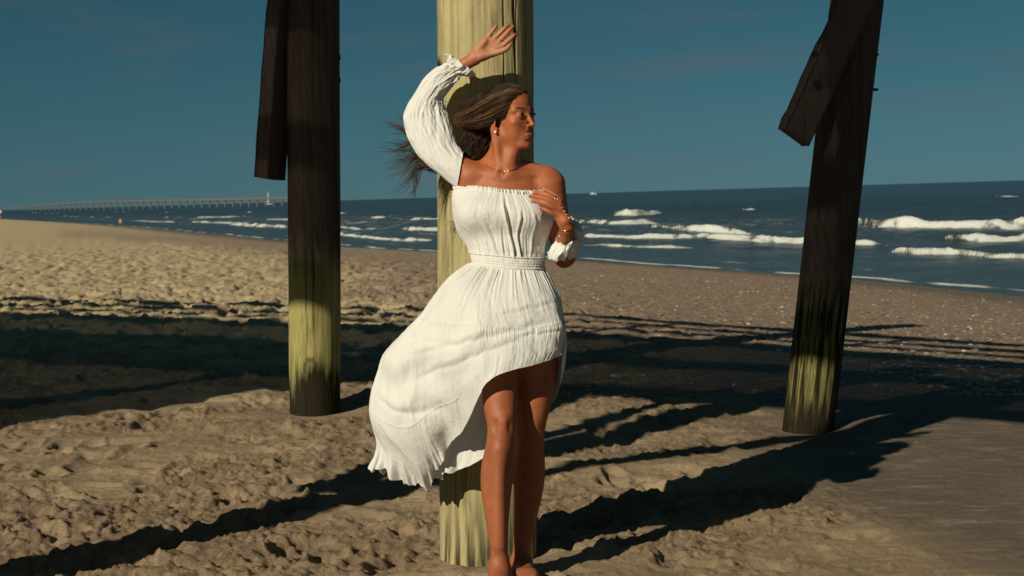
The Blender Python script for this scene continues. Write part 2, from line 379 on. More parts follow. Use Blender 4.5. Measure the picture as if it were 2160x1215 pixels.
def breaker(pts, hgt, width, fo=1.0, tap=0.12):
    """a breaking wave: a rounded ridge with a foaming crest and front along the polyline of pixels pts (at the foot)"""
    w = np.array([plane_hit(px, py, SEA_Z)[:2] for px, py in pts])
    w = catmull(w, 40) if len(w) > 2 else catmull(w, 40)
    seg = np.r_[0, np.cumsum(np.linalg.norm(np.diff(w, axis=0), axis=1))]; tot = seg[-1]
    lo = w.min(0) - width * 5; hi = w.max(0) + width * 5
    r0, r1 = np.searchsorted(rows2, [lo[1], hi[1]])
    if r1 <= r0: return
    x = X2[r0:r1]; y = Y2[r0:r1]
    # depth of the crest line at this x (the breakers run across the view): interpolate y(x)
    o = np.argsort(w[:, 0]); yc = np.interp(x, w[o, 0], w[o, 1]); t = np.interp(x, w[o, 0], (seg[o] / tot))
    inside = (x > w[:, 0].min()) & (x < w[:, 0].max())
    tp = sstep(0, tap, t) * sstep(1, 1 - tap, t) * inside
    tp = tp * np.clip(0.75 + 0.55 * vnoise(x * 1.4 / width, 0 * x + pts[0][0], 143) - 0.2 * vnoise(x * 2.3 / width, 0 * x + pts[0][1], 149), 0, 1.2)
    v = (y - yc) / width - 0.35 * nzA[r0:r1]
    prof = np.where(v < 0, np.exp(-(v / 0.42) ** 2), np.exp(-(v / 1.5) ** 2))
    v = v - 0.62
    prof = np.where(v < 0, np.exp(-(v / 0.45) ** 2), np.exp(-(v / 1.4) ** 2))
    h2[r0:r1] += hgt * tp * prof * (1 + 0.30 * nzB[r0:r1])
    f = fo * sstep(0.0, 0.35, tp) * sstep(-1.2, -0.75, v) * (1 - sstep(-0.02, 0.42, v + 0.3 * nzB[r0:r1]))
    foam[r0:r1] = np.maximum(foam[r0:r1], f * np.clip(0.72 + 0.75 * nzB[r0:r1] + 0.25 * nzA[r0:r1], 0.15, 1))
    # spent lacy foam behind and before the roller
    lace = 0.42 * sstep(0.0, 0.4, tp) * sstep(-3.0, -0.8, v) * (1 - sstep(0.2, 2.6, v)) * sstep(0.0, 0.35, nzA[r0:r1] + 0.6 * nzB[r0:r1])
    foam[r0:r1] = np.maximum(foam[r0:r1], lace)
for b in [
    ([(1288, 455), (1340, 455), (1396, 450)], 0.95, 3.2), ([(1216, 470), (1300, 474), (1405, 470)], 0.55, 2.4),
    ([(1370, 481), (1450, 491), (1600, 496)], 0.62, 2.2), ([(1226, 502), (1380, 507), (1540, 504)], 0.34, 1.5),
    ([(1480, 508), (1600, 512), (1760, 512), (1890, 515)], 0.45, 1.7), ([(1222, 519), (1350, 523), (1475, 523)], 0.16, 1.0),
    ([(1780, 474), (1850, 480), (1990, 482), (2120, 482), (2300, 478)], 0.85, 2.6), ([(1990, 507), (2080, 508), (2260, 503)], 0.45, 1.6),
    ([(1870, 526), (1990, 535), (2100, 541), (2300, 552)], 0.36, 1.3), ([(1550, 442), (1570, 443), (1600, 442)], 0.4, 2.0),
    ([(690, 452), (730, 451), (775, 446)], 0.5, 2.6), ([(780, 460), (805, 461), (835, 458)], 0.4, 2.0), ([(866, 464), (900, 463), (935, 462)], 0.4, 2.0),
    ([(850, 486), (890, 488), (940, 488)], 0.45, 1.8), ([(690, 478), (760, 482), (800, 482)], 0.14, 1.6), ([(700, 495), (760, 501), (830, 508), (930, 509)], 0.30, 1.5),
    ([(480, 476), (540, 479), (610, 480)], 0.5, 2.0), ([(395, 469), (450, 471), (530, 474)], 0.3, 2.0), ([(410, 459), (470, 459), (530, 456)], 0.4, 2.4),
    ([(330, 458), (380, 459), (420, 458)], 0.3, 2.5), ([(505, 449), (545, 449), (605, 447)], 0.55, 3.0), ([(130, 456), (200, 458), (260, 457)], 0.35, 3.0),
    ([(230, 446), (270, 447), (310, 446)], 0.4, 4.0), ([(330, 447), (370, 448), (400, 447)], 0.4, 4.0), ([(270, 466), (320, 468), (370, 469)], 0.2, 2.0),
    ([(60, 449), (120, 450), (190, 449)], 0.3, 4.0), ([(2080, 415), (2120, 415), (2150, 414)], 0.25, 5.0), ([(560, 463), (600, 463), (640, 462)], 0.35, 2.0)]:
    breaker(b[0], b[1] * 0.52, b[2] * 0.62)
# swash: thin foam line along the water's edge and lacy patches in the shallows
sw = off - 0.5 * fbm(along * 0.22, cxr * 0.05, 3, 151) - 0.7
foam = np.maximum(foam, 0.75 * np.exp(-(sw / 0.22) ** 2) * sstep(-0.25, 0.25, nzA + 0.15))
foam = np.maximum(foam, 0.36 * np.exp(-((sw - 2.2) / 0.35) ** 2) * sstep(-0.1, 0.3, nzA))
foam = np.maximum(foam, (0.20 + 0.22 * nzA) * sstep(3, 8, off) * sstep(60, 25, off) * sstep(50, 80, Y2) * sstep(500, 200, Y2))
foam = np.maximum(foam, 0.5 * sstep(0.35, 0.75, fbm(X2 * 0.12, Y2 * 0.06, 4, 161) + 0.25 * nzB) * sstep(3, 9, off) * sstep(45, 15, off))
foam = np.maximum(foam, 0.55 * sstep(0.62, 0.8, fbm(X2 * 0.09, Y2 * 0.03, 4, 171)) * sstep(20, 60, off) * sstep(900, 200, Y2))
m = NT('sea_water')
co = m.coord('Object', (1, 1, 1))
a_f = m.attr('foam').outputs['Fac']; a_sh = m.attr('shallow').outputs['Fac']
fz = m.noise(m.coord('Object', (1, 0.6, 1)), 5.0, 5, 0.7)
fz2 = m.noise(m.coord('Object', (0.5, 0.25, 1)), 2.4, 6, 0.75)
fsum = m.math('ADD', m.math('MULTIPLY', m.math('SUBTRACT', fz, 0.5), 0.9), m.math('MULTIPLY', m.math('SUBTRACT', fz2, 0.5), 1.1))
ff = m.ramp(m.math('ADD', m.math('MULTIPLY', a_f, 1.25), fsum), [(0.30, 0.0), (0.48, 0.32), (0.85, 1.0)])
wc = m.mix(a_sh, (0.026, 0.027, 0.024), (0.052, 0.064, 0.062))
colr = m.mix(ff, wc, (0.72, 0.74, 0.66))
rg = m.mix(ff, (0.22, 0.22, 0.22), (0.9, 0.9, 0.9))
nb = m.bump(m.noise(m.coord('Object', (1, 0.5, 1)), 1.6, 6, 0.62), 0.55, 0.25)
M_SEA = m.set(colr, rg, nb); M_SEA.node_tree.nodes['Principled BSDF'].inputs['Specular IOR Level'].default_value = 0.06
sea = mesh_obj('sea', np.stack([X2, Y2, SEA_Z + h2], -1).reshape(-1, 3), grid_faces(len(cols2), len(rows2)), M_SEA)
tag(sea, 'dark teal sea with white breakers rolling in', 'sea', kind='structure')
fattr(sea, 'foam', np.clip(foam, 0, 1)); fattr(sea, 'shallow', sstep(70, 0, off) * sstep(1500, 100, Y2))

# ------------------------------------------------------------------ timber
def wood(name, pale, dark, green=(0.2, 0.22, 0.07), amt=0.3, stain=0.0):
    m = NT(name); co = m.coord('Object', (1, 1, 1))
    st = m.coord('Object', (26, 26, 0.9)); st2 = m.coord('Object', (70, 70, 1.6)); st3 = m.coord('Object', (9, 9, 1.2))
    g1 = m.noise(st, 1.0, 6, 0.6, 0.4); g2 = m.noise(st2, 1.0, 4, 0.6); g3 = m.noise(st3, 1.0, 4, 0.55, 1.5)
    c = m.ramp(g1, [(0.22, dark), (0.45, pale), (0.8, tuple(1.12 * v for v in pale))])
    c = m.mix(m.math('MULTIPLY', m.ramp(g3, [(0.42, 0), (0.62, 1)]), amt), c, green)
    c = m.mix(m.ramp(g2, [(0.30, 0.5), (0.40, 0)]), c, tuple(v * 0.22 for v in dark))
    c = m.mix(m.math('MULTIPLY', m.ramp(m.noise(m.coord('Object', (14, 14, 2.2)), 1.0, 5, 0.7), [(0.52, 0), (0.72, 1)]), 0.55), c, (0.10, 0.062, 0.035))
    cr = m.attr('crack').outputs['Fac']
    c = m.mix(cr, c, (0.018, 0.014, 0.010))
    we = m.attr('shade_tint').outputs['Fac']; c = m.mix(we, c, m.mix(m.ramp(g1, [(0.3, 0.0), (0.7, 1.0)]), (0.050, 0.034, 0.031), (0.115, 0.080, 0.070)))  # dark brown painted on the upper wood to deepen the deck's shade
    sa = m.attr('stain').outputs['Fac']
    c = m.mix(sa, c, (0.012, 0.010, 0.005))
    c = m.mix(0.5, c, m.ramp(m.noise(co, 5, 5, 0.6), [(0.3, 0.75), (0.7, 1.15)]), 'MULTIPLY')
    nb = m.bump(g2, 0.5, 0.008); nb = m.bump(g1, 0.45, 0.010, nb); nb = m.bump(m.noise(co, 120, 4, 0.7), 0.35, 0.004, nb)
    return m.set(c, 0.85, nb, **{'Specular IOR Level': 0.10})
M_WOOD_MID = wood('wood_treated', (0.445, 0.375, 0.185), (0.355, 0.295, 0.140), (0.30, 0.30, 0.145), 0.45)
M_WOOD_OLD = wood('wood_weathered', (0.347, 0.302, 0.118), (0.213, 0.179, 0.067), (0.269, 0.291, 0.078), 0.6)
M_WOOD_RIGHT = wood('wood_dark', (0.19, 0.155, 0.06), (0.085, 0.07, 0.03), (0.22, 0.23, 0.06), 0.6)
M_PLANK = wood('wood_plank', (0.13, 0.092, 0.078), (0.08, 0.055, 0.05), (0.12, 0.09, 0.07), 0.3)
M_IRON = plain('rusty_iron', (0.05, 0.035, 0.03), 0.7, Metallic=0.6)

def pole(name, base, top, r0, r1, mat, parent, seg, ring, seed, cracks=18, knots=(), stainf=None, shade_tint=None):
    base = np.asarray(base); top = np.asarray(top); ax = top - base; Ln = np.linalg.norm(ax); ax = ax / Ln
    e1 = np.cross(ax, [0, 1, 0.0]); e1 /= np.linalg.norm(e1); e2 = np.cross(ax, e1)      # e1: towards +-x
    if e1[0] < 0: e1 = -e1
    if e2[1] > 0: e2 = -e2                                                                # e2 faces the camera
    t = np.linspace(0, 1, ring); a = np.linspace(0, 2 * np.pi, seg, endpoint=False)
    A, T = np.meshgrid(a, t); Lz = T * Ln
    ca, sa_ = np.cos(A), np.sin(A)
    R = r0 + (r1 - r0) * T
    R = R * (1 + 0.030 * fbm(ca * 1.2 + sa_ * 1.7, Lz * 0.8 + sa_, 3, seed)) + 0.0035 * fbm(A * 9, Lz * 1.6, 4, seed + 3) * np.sin(A / 2) ** 2
    rr_ = np.random.default_rng(seed); crack = np.zeros_like(R)
    for i in range(cracks):
        a0 = rr_.uniform(0, 2 * np.pi); z0 = rr_.uniform(-0.3, Ln); ln = rr_.uniform(0.3, 1.7); w = rr_.uniform(0.008, 0.021)
        wob = a0 + 0.02 * np.sin(Lz * 5 + i) + 0.015 * np.sin(Lz * 13 + 2 * i)
        da = np.abs((A - wob + np.pi) % (2 * np.pi) - np.pi)
        k = np.exp(-(da / w) ** 2) * sstep(z0, z0 + 0.12, Lz) * sstep(z0 + ln, z0 + ln - 0.12, Lz)
        crack = np.maximum(crack, k * rr_.uniform(0.45, 1))
    R = R - 0.009 * crack
    st = np.zeros_like(R)
    for (ka, kz, kr) in knots:
        da = ((A - ka + np.pi) % (2 * np.pi) - np.pi) * r0; q = np.hypot(da, (Lz - kz) * 0.75) / kr
        R = R + 0.010 * np.exp(-(q / 0.9) ** 2) - 0.012 * np.exp(-(q / 0.45) ** 2); crack = np.maximum(crack, 0.75 * np.exp(-((q - 0.75) / 0.16) ** 2))
        crack = np.maximum(crack, 0.5 * np.exp(-(q / 0.35) ** 2))
    if stainf is not None: st = stainf(A, Lz)
    V = base + Lz[..., None] * ax + (R * ca)[..., None] * e1 + (R * sa_)[..., None] * e2
    o = mesh_obj(name, V.reshape(-1, 3), grid_faces(seg, ring, True), mat, parent)
    fattr(o, 'crack', np.clip(crack, 0, 1)); fattr(o, 'stain', np.clip(st, 0, 1)); fattr(o, 'shade_tint', np.clip(0 * st + (0 if shade_tint is None else 0.92 * sstep(shade_tint, shade_tint + 0.45, Lz - 0.35 + 0.16 * fbm(A * 4, Lz * 3, 3, seed + 9))), 0, 1))  # last mask: painted shade, starting near the deck's shadow line
    return o
def extend(p, q, z):        # the point of line p->q at height z
    t = (z - p[2]) / (q[2] - p[2]); return p + (q - p) * t
def beam(name, a, b, w, t, wdir, mat, parent, seed=0, rough_end=True, n=26, skew=0.0):
    """a sawn timber from a to b, width w along wdir, thickness t, split and ragged at the end a"""
    a = np.asarray(a); b = np.asarray(b); ax = b - a; Ln = np.linalg.norm(ax); ax /= Ln
    wd = np.asarray(wdir, float); wd = wd - ax * (wd @ ax); wd /= np.linalg.norm(wd); td = np.cross(ax, wd)
    r = np.random.default_rng(seed); prof = []
    bev = 0.008
    for sx, sy in ((-1, -1), (1, -1), (1, 1), (-1, 1)):
        prof += [(sx * (w / 2 - (bev if sx * sy > 0 else 0)), sy * (t / 2 - (0 if sx * sy > 0 else bev))), (sx * (w / 2 - (0 if sx * sy > 0 else bev)), sy * (t / 2 - (bev if sx * sy > 0 else 0)))]
    prof = np.array(prof); k = len(prof); V = []
    for i in range(n):
        s = Ln * i / (n - 1); q = prof.copy()
        if rough_end and s < 0.5 * Ln:
            q[:, 0] += (q[:, 0] < 0) * np.abs(r.normal(0, 0.006)) * (1 if i % 3 else 2)
        ce = a + ax * s
        V.append(ce + q[:, :1] * wd + q[:, 1:] * td + (np.clip(-q[:, :1] / (w / 2), 0, 1) * skew * max(0, 1 - i / 3)) * ax)
    V = np.vstack(V); Fq = [list(map(int, f)) for f in grid_faces(k, n, True)] + [list(range(k))[::-1], [(n - 1) * k + i for i in range(k)]]
    o = mesh_obj(name, V, Fq, mat, parent, smooth=False); fattr(o, 'crack', np.zeros(len(V))); fattr(o, 'stain', np.zeros(len(V)))
    return o
def bolt(parent, at, axis, ln=0.07, r=0.012):
    at = np.asarray(at); axis = np.asarray(axis, float); axis /= np.linalg.norm(axis)
    e1 = np.cross(axis, [0, 0, 1.0]); e1 /= np.linalg.norm(e1); e2 = np.cross(axis, e1); V = []; 
    prof = [(0, r), (ln, r), (ln, r * 0.7), (ln + 0.003, 0.0005)]
    nut = [(0.0, r * 2.4), (0.012, r * 2.4), (0.012, r * 1.01)]
    a = np.linspace(0, 2 * np.pi, 12, endpoint=False); Fs = []
    def ringset(pr, seg, off):
        aa = np.linspace(0, 2 * np.pi, seg, endpoint=False); vv = []
        for s, rad in pr:
            vv.append(at + axis * s + rad * (np.cos(aa)[:, None] * e1 + np.sin(aa)[:, None] * e2))
        vv = np.vstack(vv); return vv, [list(map(int, f + off)) for f in grid_faces(seg, len(pr), True)]
    v1, f1 = ringset(prof, 12, 0); v2, f2 = ringset([(0, r * 1.02)] + nut, 6, len(v1))
    return mesh_obj('bolt', np.vstack([v1, v2]), f1 + f2, M_IRON, parent, smooth=False)

DECK_H = 5.0  # unseen deck set high so its shade gets more sky light
def pile_from_pixels(name, label, base_px, top_px, base_w, top_w, mat, seg, ring, seed, cracks, knots, stainf, sink=0.35, shade_tint=None):
    """base_px/top_px: centre of the pile at its foot (front) and where the frame cuts it"""
    g = ground_hit(base_px[0], base_px[1]); d0 = project(g)[2]
    r0 = base_w / 2 / F_PX * d0
    d = d0 + r0
    p0 = P(base_px[0], base_px[1], d); p1 = P(top_px[0], top_px[1], d * (1 + 0.0))
    rb = base_w / 2 / F_PX * d; rt = top_w / 2 / F_PX * d
    ln = np.linalg.norm(p1 - p0)
    lo = extend(p0, p1, g[2] - sink); hi = extend(p0, p1, DECK_H - 0.28)
    tl = np.linalg.norm(hi - lo); k = (rt - rb) / ln
    r_lo = rb - k * np.linalg.norm(p0 - lo); r_hi = rb + k * np.linalg.norm(hi - p0)
    root = empty(name, tuple(extend(p0, p1, g[2])))
    tag(root, label, 'pile', 'timber piles of the pier')
    pole('pole', lo, hi, r_lo, r_hi, mat, root, seg, ring, seed, cracks, knots, stainf, shade_tint)
    return root, p0, p1, d, rb, rt, lo
# pile angle convention: a=0 image right, a=pi/2 towards the camera, a=pi image left
def stain_left(A, z):
    nz = fbm(A * 5, z * 4, 4, 311)
    low = sstep(0.62, 0.30, z - 0.35 + 0.12 * nz)
    pat = np.exp(-((A - 1.30) / 0.50) ** 2) * np.exp(-((z - 0.35 - 0.17) / 0.12) ** 2) * sstep(-0.5, 0.0, nz) * 1.1
    foot = 0.97 * sstep(0.36, 0.10, z - 0.35 + 0.22 * nz)
    brown = 0.55 * np.exp(-((A - 1.5) / 0.4) ** 2) * sstep(0.35, 0.6, z - 0.35) * sstep(-0.1, 0.4, fbm(A * 14, z * 1.5, 3, 321))
    return np.clip(pat + foot + brown , 0, 0.97)
def stain_right(A, z):
    nz = fbm(A * 6, z * 4, 4, 331); k = fbm(A * 18, z * 3, 3, 341)
    return np.clip(sstep(-0.25, 0.35, k + 0.5 * nz + 0.12) * 0.97 * sstep(0.9, 0.7, z - 0.35) + 0.9 * sstep(0.20, 0.02, z - 0.35 + 0.12 * nz) , 0, 0.97)
def stain_mid(A, z):
    nz = fbm(A * 9, z * 3, 4, 351)
    return np.clip(0.9 * sstep(0.34, 0.06, z - 0.35 + 0.2 * nz) * sstep(-0.15, 0.35, nz) + 0.25 * sstep(0.25, 0.6, fbm(A * 16, z * 1.2, 3, 361)), 0, 0.9)
pile_m, pm0, pm1, pm_d, pm_rb, pm_rt, pm_lo = pile_from_pixels('pier_pile', 'pale green-tan timber pile the woman leans against', (1031, 1195), (1022.5, 0), 202, 203, M_WOOD_MID, 420, 260, 11, 64, [(1.9, 2.62, 0.02), (1.0, 2.3, 0.018)], stain_mid)
pile_l, pl0, pl1, pl_d, pl_rb, pl_rt, pl_lo = pile_from_pixels('pier_pile', 'shaded timber pile with mossy lit foot, near-vertical plank bolted beside its top', (665, 866), (660, 0), 106, 112, M_WOOD_OLD, 160, 200, 23, 22, [(1.62, 0.35 + 0.27, 0.05), (1.65, 0.35 + 1.72, 0.03), (2.55, 0.35 + 1.03, 0.04)], stain_left, shade_tint=0.72)
pile_r, pr0, pr1, pr_d, pr_rb, pr_rt, pr_lo = pile_from_pixels('pier_pile', 'leaning dark timber pile with a diagonal brace and protruding bolts', (1704, 909), (1808, 0), 106, 110, M_WOOD_RIGHT, 160, 200, 37, 26, [(1.75, 0.35 + 0.40, 0.04)], stain_right, shade_tint=0.45)
# braces
dl = pl_d - pl_rb * 0.2
beam('brace_plank', P(568, 377, dl), extend(P(568, 377, dl), P(596, 0, dl), DECK_H - 0.2), 0.21, 0.11, P(600, 200, dl + 0.17) - P(560, 200, dl), M_PLANK, pile_l, 5)
for y in (121, 170): bolt(pile_l, P(715 - 1, y, pl_d), C_R, 0.012, 0.009)
dr = pr_d - pr_rb - 0.05
ba = P(1670, 294, dr); bb = P(1786, 41, dr); bb = ba + (bb - ba) * 2.3
beam('brace_plank', ba, bb, 0.19, 0.10, C_R * 0.9 - C_U * 0.44 + C_F * 0.22, M_PLANK, pile_r, 9, skew=0.03)
bolt(pile_r, P(1849 - 14, 115, pr_d), C_R, 0.05, 0.007); bolt(pile_r, P(1838 - 10, 189, pr_d), C_R, 0.065, 0.008)
for x, y in ((1722, 178), (1720, 115)): bolt(pile_r, P(x, y, dr - 0.045), -C_F, 0.02, 0.010)

# ------------------------------------------------------------------ the pier overhead (out of the frame; it throws the shade)
run = DECK_H / math.tan(SUN_EL)
def up(gx, gy, h=DECK_H): return np.array([gx - SUN_TO[0] * h / math.tan(SUN_EL), gy - SUN_TO[1] * h / math.tan(SUN_EL)])

deck = empty('pier_deck', (0, 0, DECK_H)); tag(deck, 'weathered deck of the pier overhead, unseen, slats spaced to leak sun into its shade, with beams and railing', 'deck')
def boxes(name, items, mat, parent):
    """items: (centre, axis-x, axis-y, axis-z half vectors)"""
    V = []; Fs = []
    q = np.array([[-1, -1, -1], [1, -1, -1], [1, 1, -1], [-1, 1, -1], [-1, -1, 1], [1, -1, 1], [1, 1, 1], [-1, 1, 1]])
    fq = np.array([[0, 3, 2, 1], [4, 5, 6, 7], [0, 1, 5, 4], [1, 2, 6, 5], [2, 3, 7, 6], [3, 0, 4, 7]])
    for c, a, b, d in items:
        V.append(np.asarray(c) + q @ np.array([a, b, d])); Fs.append(fq + 8 * len(Fs))
    o = mesh_obj(name, np.vstack(V), np.vstack(Fs), mat, parent, smooth=False)
    fattr(o, 'crack', np.zeros(len(o.data.vertices))); fattr(o, 'stain', np.zeros(len(o.data.vertices)))
    return o
sd = np.array([SUN_TO[0], SUN_TO[1]]); fA = b_left[:2] + sd * 0.92 / math.tan(SUN_EL); fB = b_right[:2] + sd * 0.62 / math.tan(SUN_EL)   # its shadow climbs this far up the two outer piles
dk = (fB - fA) / np.linalg.norm(fB - fA); nk = np.array([-dk[1], dk[0]])
o2 = up(*fA)
W_DECK = 3.45
def d3(u, v, z): q = o2 + dk * u + nk * v; return np.array([q[0], q[1], z])
items = []
u = -13.0
while u < 14:
    items.append((d3(u + 0.025, W_DECK / 2, DECK_H), np.array([*dk, 0]) * 0.0214, np.array([*nk, 0]) * W_DECK / 2, np.array([0, 0, 0.006]))); u += 0.05  # narrow slats and gaps sized to leak sun into the deck's shade
boxes('leak_slats', items, M_PLANK, deck)
for v in (0.10, W_DECK / 2, W_DECK - 0.10):
    boxes('stringer', [(d3(0.5, v, DECK_H - 0.155), np.array([*dk, 0]) * 13.4, np.array([*nk, 0]) * 0.05, np.array([0, 0, 0.128]))], M_PLANK, deck)
for v in (W_DECK - 0.06,):
    for z, hh in ((0.28, 0.05), (0.62, 0.07), (1.02, 0.11)):
        boxes('rail', [(d3(0.5, v, DECK_H + z), np.array([*dk, 0]) * 13.4, np.array([*nk, 0]) * 0.03, np.array([0, 0, hh]))], M_PLANK, deck)
    for k in range(12):
        boxes('rail_post', [(d3(-12.5 + 2.3 * k, v + 0.07, DECK_H + 0.5), np.array([*dk, 0]) * 0.05, np.array([*nk, 0]) * 0.038, np.array([0, 0, 0.55]))], M_PLANK, deck)
# unseen deck wing, added to cast the broad shadow on the left
wing = empty('shadow_wing', (-8, 4, DECK_H)); tag(wing, 'unseen wooden wing added beside the pier deck to cast the left-hand shadow', 'deck')
sd = np.array([SUN_TO[0], SUN_TO[1]]); w0 = up(-1.65, 10.30)
wn_ = np.array([-sd[1], sd[0]]); items = []
for k in range(112):
    c = w0 - sd * 1.9 + wn_ * (0.025 + 0.05 * k)
    items.append((np.array([c[0], c[1], DECK_H - 0.06]), np.array([*sd, 0]) * 3.6, np.array([*wn_, 0]) * 0.0235, np.array([0, 0, 0.008])))
boxes('leak_slats', items, M_PLANK, wing)
def extra_pile(x, y, label, lean=(0.0, 0.0), r=0.165, top=None):
    z = float(base_z(x, y)); root = empty('pier_pile', (x, y, z)); tag(root, label, 'pile', 'timber piles of the pier')
    o = pole('pole', np.array([x, y, z - 0.35]), np.array([x + lean[0], y + lean[1], (top or DECK_H - 0.1)]), r, r * 0.95, M_WOOD_OLD, root, 64, 60, int(abs(x * 17 + y * 31)), 10)
    return root
extra_pile(-2.62, 4.16, 'timber pile outside the frame that throws the long shadow across the near sand', r=0.18)
XP = bpy.data.objects[[o.name for o in bpy.data.objects if o.name.startswith('pier_pile')][-1]]
XP = [o for o in COL.objects if o.get('label', '').startswith('timber pile outside')][0]
_px, _py = -2.62, 4.16
beam('brace_plank', (_px - 0.1, _py + 0.22, 1.55), (_px - 0.75, _py + 0.95, 3.25), 0.22, 0.09, (1, 0, 0.4), M_PLANK, XP, 15)
beam('brace_plank', (_px - 0.55, _py - 0.26, 2.92), (_px + 0.5, _py + 1.3, 2.95), 0.26, 0.14, (0, 0, 1), M_PLANK, XP, 16, False)
beam('brace_plank', (_px + 0.05, _py - 0.25, 1.9), (_px + 0.75, _py - 0.72, 3.2), 0.20, 0.09, (1, 0.2, -0.4), M_PLANK, XP, 17)
extra_pile(-6.6, 5.7, 'timber pile under the added deck wing, landward of the others', r=0.17)

# ------------------------------------------------------------------ far fishing pier
M_FARWOOD = plain('far_pier_wood', (0.15, 0.135, 0.115), 0.9)
fp = empty('fishing_pier', tuple(plane_hit(300, 447, SEA_Z))); tag(fp, 'long low wooden fishing pier on the far horizon', 'pier')
xs_ = np.array([-40, 0, 40, 80, 130, 184, 290, 420, 520, 640, 690.]); ds_ = np.array([2600, 2300, 1900, 1600, 1350, 1180, 1000, 900, 850, 800, 790.])
yt_ = np.array([441, 438.5, 435, 431.5, 427.5, 424.0, 420.5, 418.0, 415.5, 412.5, 411.0])
def fpt(x): return P(x, np.interp(x, xs_, yt_), np.interp(x, xs_, ds_))
pts = [fpt(x) for x in np.linspace(-40, 690, 60)]
def strip(name, dz0, dz1, wid, mat):
    V = []
    for p in pts: V += [p + [0, -wid, dz0], p + [0, wid, dz0], p + [0, wid, dz1], p + [0, -wid, dz1]]
    n = len(pts); return mesh_obj(name, np.array(V), grid_faces(4, n, True), mat, fp, smooth=False)
strip('deck', -1.75, -0.75, 2.0, M_FARWOOD)
for side in (-1.9, 1.9):
    V = []
    for p in pts:
        V += [p + [0, side - .08, -0.12], p + [0, side + .08, -0.12], p + [0, side + .08, 0.05], p + [0, side - .08, 0.05]]
    mesh_obj('handrail', np.array(V), grid_faces(4, len(pts), True), M_FARWOOD, fp, smooth=False)
    its = [(fpt(x) + [0, side, -0.4], np.array([.09, 0, 0]), np.array([0, .09, 0]), np.array([0, 0, .42])) for x in np.linspace(-38, 688, 150)]
    boxes('handrail_posts', its, M_FARWOOD, fp)['kind'] = 'stuff'
x = 60.0
while x < 690:
    t = fpt(x); w = 0.26
    for sgn in (-1.4, 1.4):
        bt = np.array([t[0], t[1] + sgn, SEA_Z - 3.0]); tp = np.array([t[0], t[1] + sgn, t[2] - 1.4])
        boxes('pile', [((bt + tp) / 2, np.array([w, 0, 0]), np.array([0, 0.3, 0]), np.array([0, 0, (tp[2] - bt[2]) / 2]))], M_FARWOOD, fp)
    x += 17.2 * (850 / np.interp(x, xs_, ds_))
# ------------------------------------------------------------------ boats
M_BOATW = plain('boat_white', (0.75, 0.73, 0.66), 0.5); M_BOATD = plain('boat_glass', (0.05, 0.06, 0.07), 0.2)
def hull(name, c, L_, W_, Hh, mat, parent):
    n = 15; V = []
    for i in range(n):
        s = i / (n - 1); x = (s - 0.5) * L_; wv = W_ / 2 * (1 - max(0, (s - 0.45) / 0.55) ** 2.2) * (0.85 + 0.15 * min(1, s * 5)); sheer = Hh * (1 + 0.35 * s * s)
        V += [c + [x, -wv, sheer], c + [x, -wv * 0.7, 0.15 * Hh], c + [x, 0, -0.4 * Hh], c + [x, wv * 0.7, 0.15 * Hh], c + [x, wv, sheer], c + [x, 0, sheer * 0.97]]
    Fq = [list(map(int, f)) for f in grid_faces(6, n, True)] + [list(range(6))]
    return mesh_obj(name, np.array(V), Fq, mat, parent, smooth=False)
bp = P(1252, 411, 1900); bp[2] = SEA_Z
bt = empty('motor_boat', tuple(bp)); tag(bt, 'tiny white motor boat on the horizon', 'boat')
hull('hull', bp, 9.0, 3.0, 1.6, M_BOATW, bt)
boxes('cabin', [(bp + [-0.6, 0, 2.3], np.array([1.7, 0, 0]), np.array([0, 1.0, 0]), np.array([0.2, 0, 0.75]))], M_BOATW, bt)
boxes('cabin_window', [(bp + [-0.5, -1.03, 2.5], np.array([1.3, 0, 0]), np.array([0, 0.03, 0]), np.array([0.1, 0, 0.25]))], M_BOATD, bt)
boxes('antenna', [(bp + [-2.6, 0, 3.0], np.array([0.12, 0, 0]), np.array([0, 0.12, 0]), np.array([0, 0, 1.6]))], M_BOATW, bt)
sp = P(566, 425, 1500); sp[2] = SEA_Z
sb = empty('sailing_boat', tuple(sp)); tag(sb, 'pale sailing boat with a tall sail behind the far pier', 'boat')
hull('hull', sp, 7.0, 2.4, 1.2, M_BOATW, sb)
M_SAIL = plain('sail_cloth', (0.42, 0.46, 0.46), 0.9)
mast = np.array([[sp[0] + 0.3, sp[1], SEA_Z + 1], [sp[0] + 0.3, sp[1], SEA_Z + 13.5]])
boxes('mast', [((mast[0] + mast[1]) / 2, np.array([.12, 0, 0]), np.array([0, .12, 0]), np.array([0, 0, 6.3]))], M_BOATW, sb)
V = []
for i in range(12):
    t = i / 11; z = SEA_Z + 2.2 + 11 * t; w = 1.9 * (1 - t) ** 0.8 + 0.05
    for k in range(6):
        q = k / 5; V.append([sp[0] + 0.1 - w * q, sp[1] + 0.35 * math.sin(q * 3.14) * (1 - t), z])
    for k in range(6):
        q = 1 - k / 5; V.append([sp[0] + 0.1 - w * q, sp[1] + 0.03 + 0.35 * math.sin(q * 3.14) * (1 - t), z])
mesh_obj('sail', np.array(V), grid_faces(12, 12, True), M_SAIL, sb)

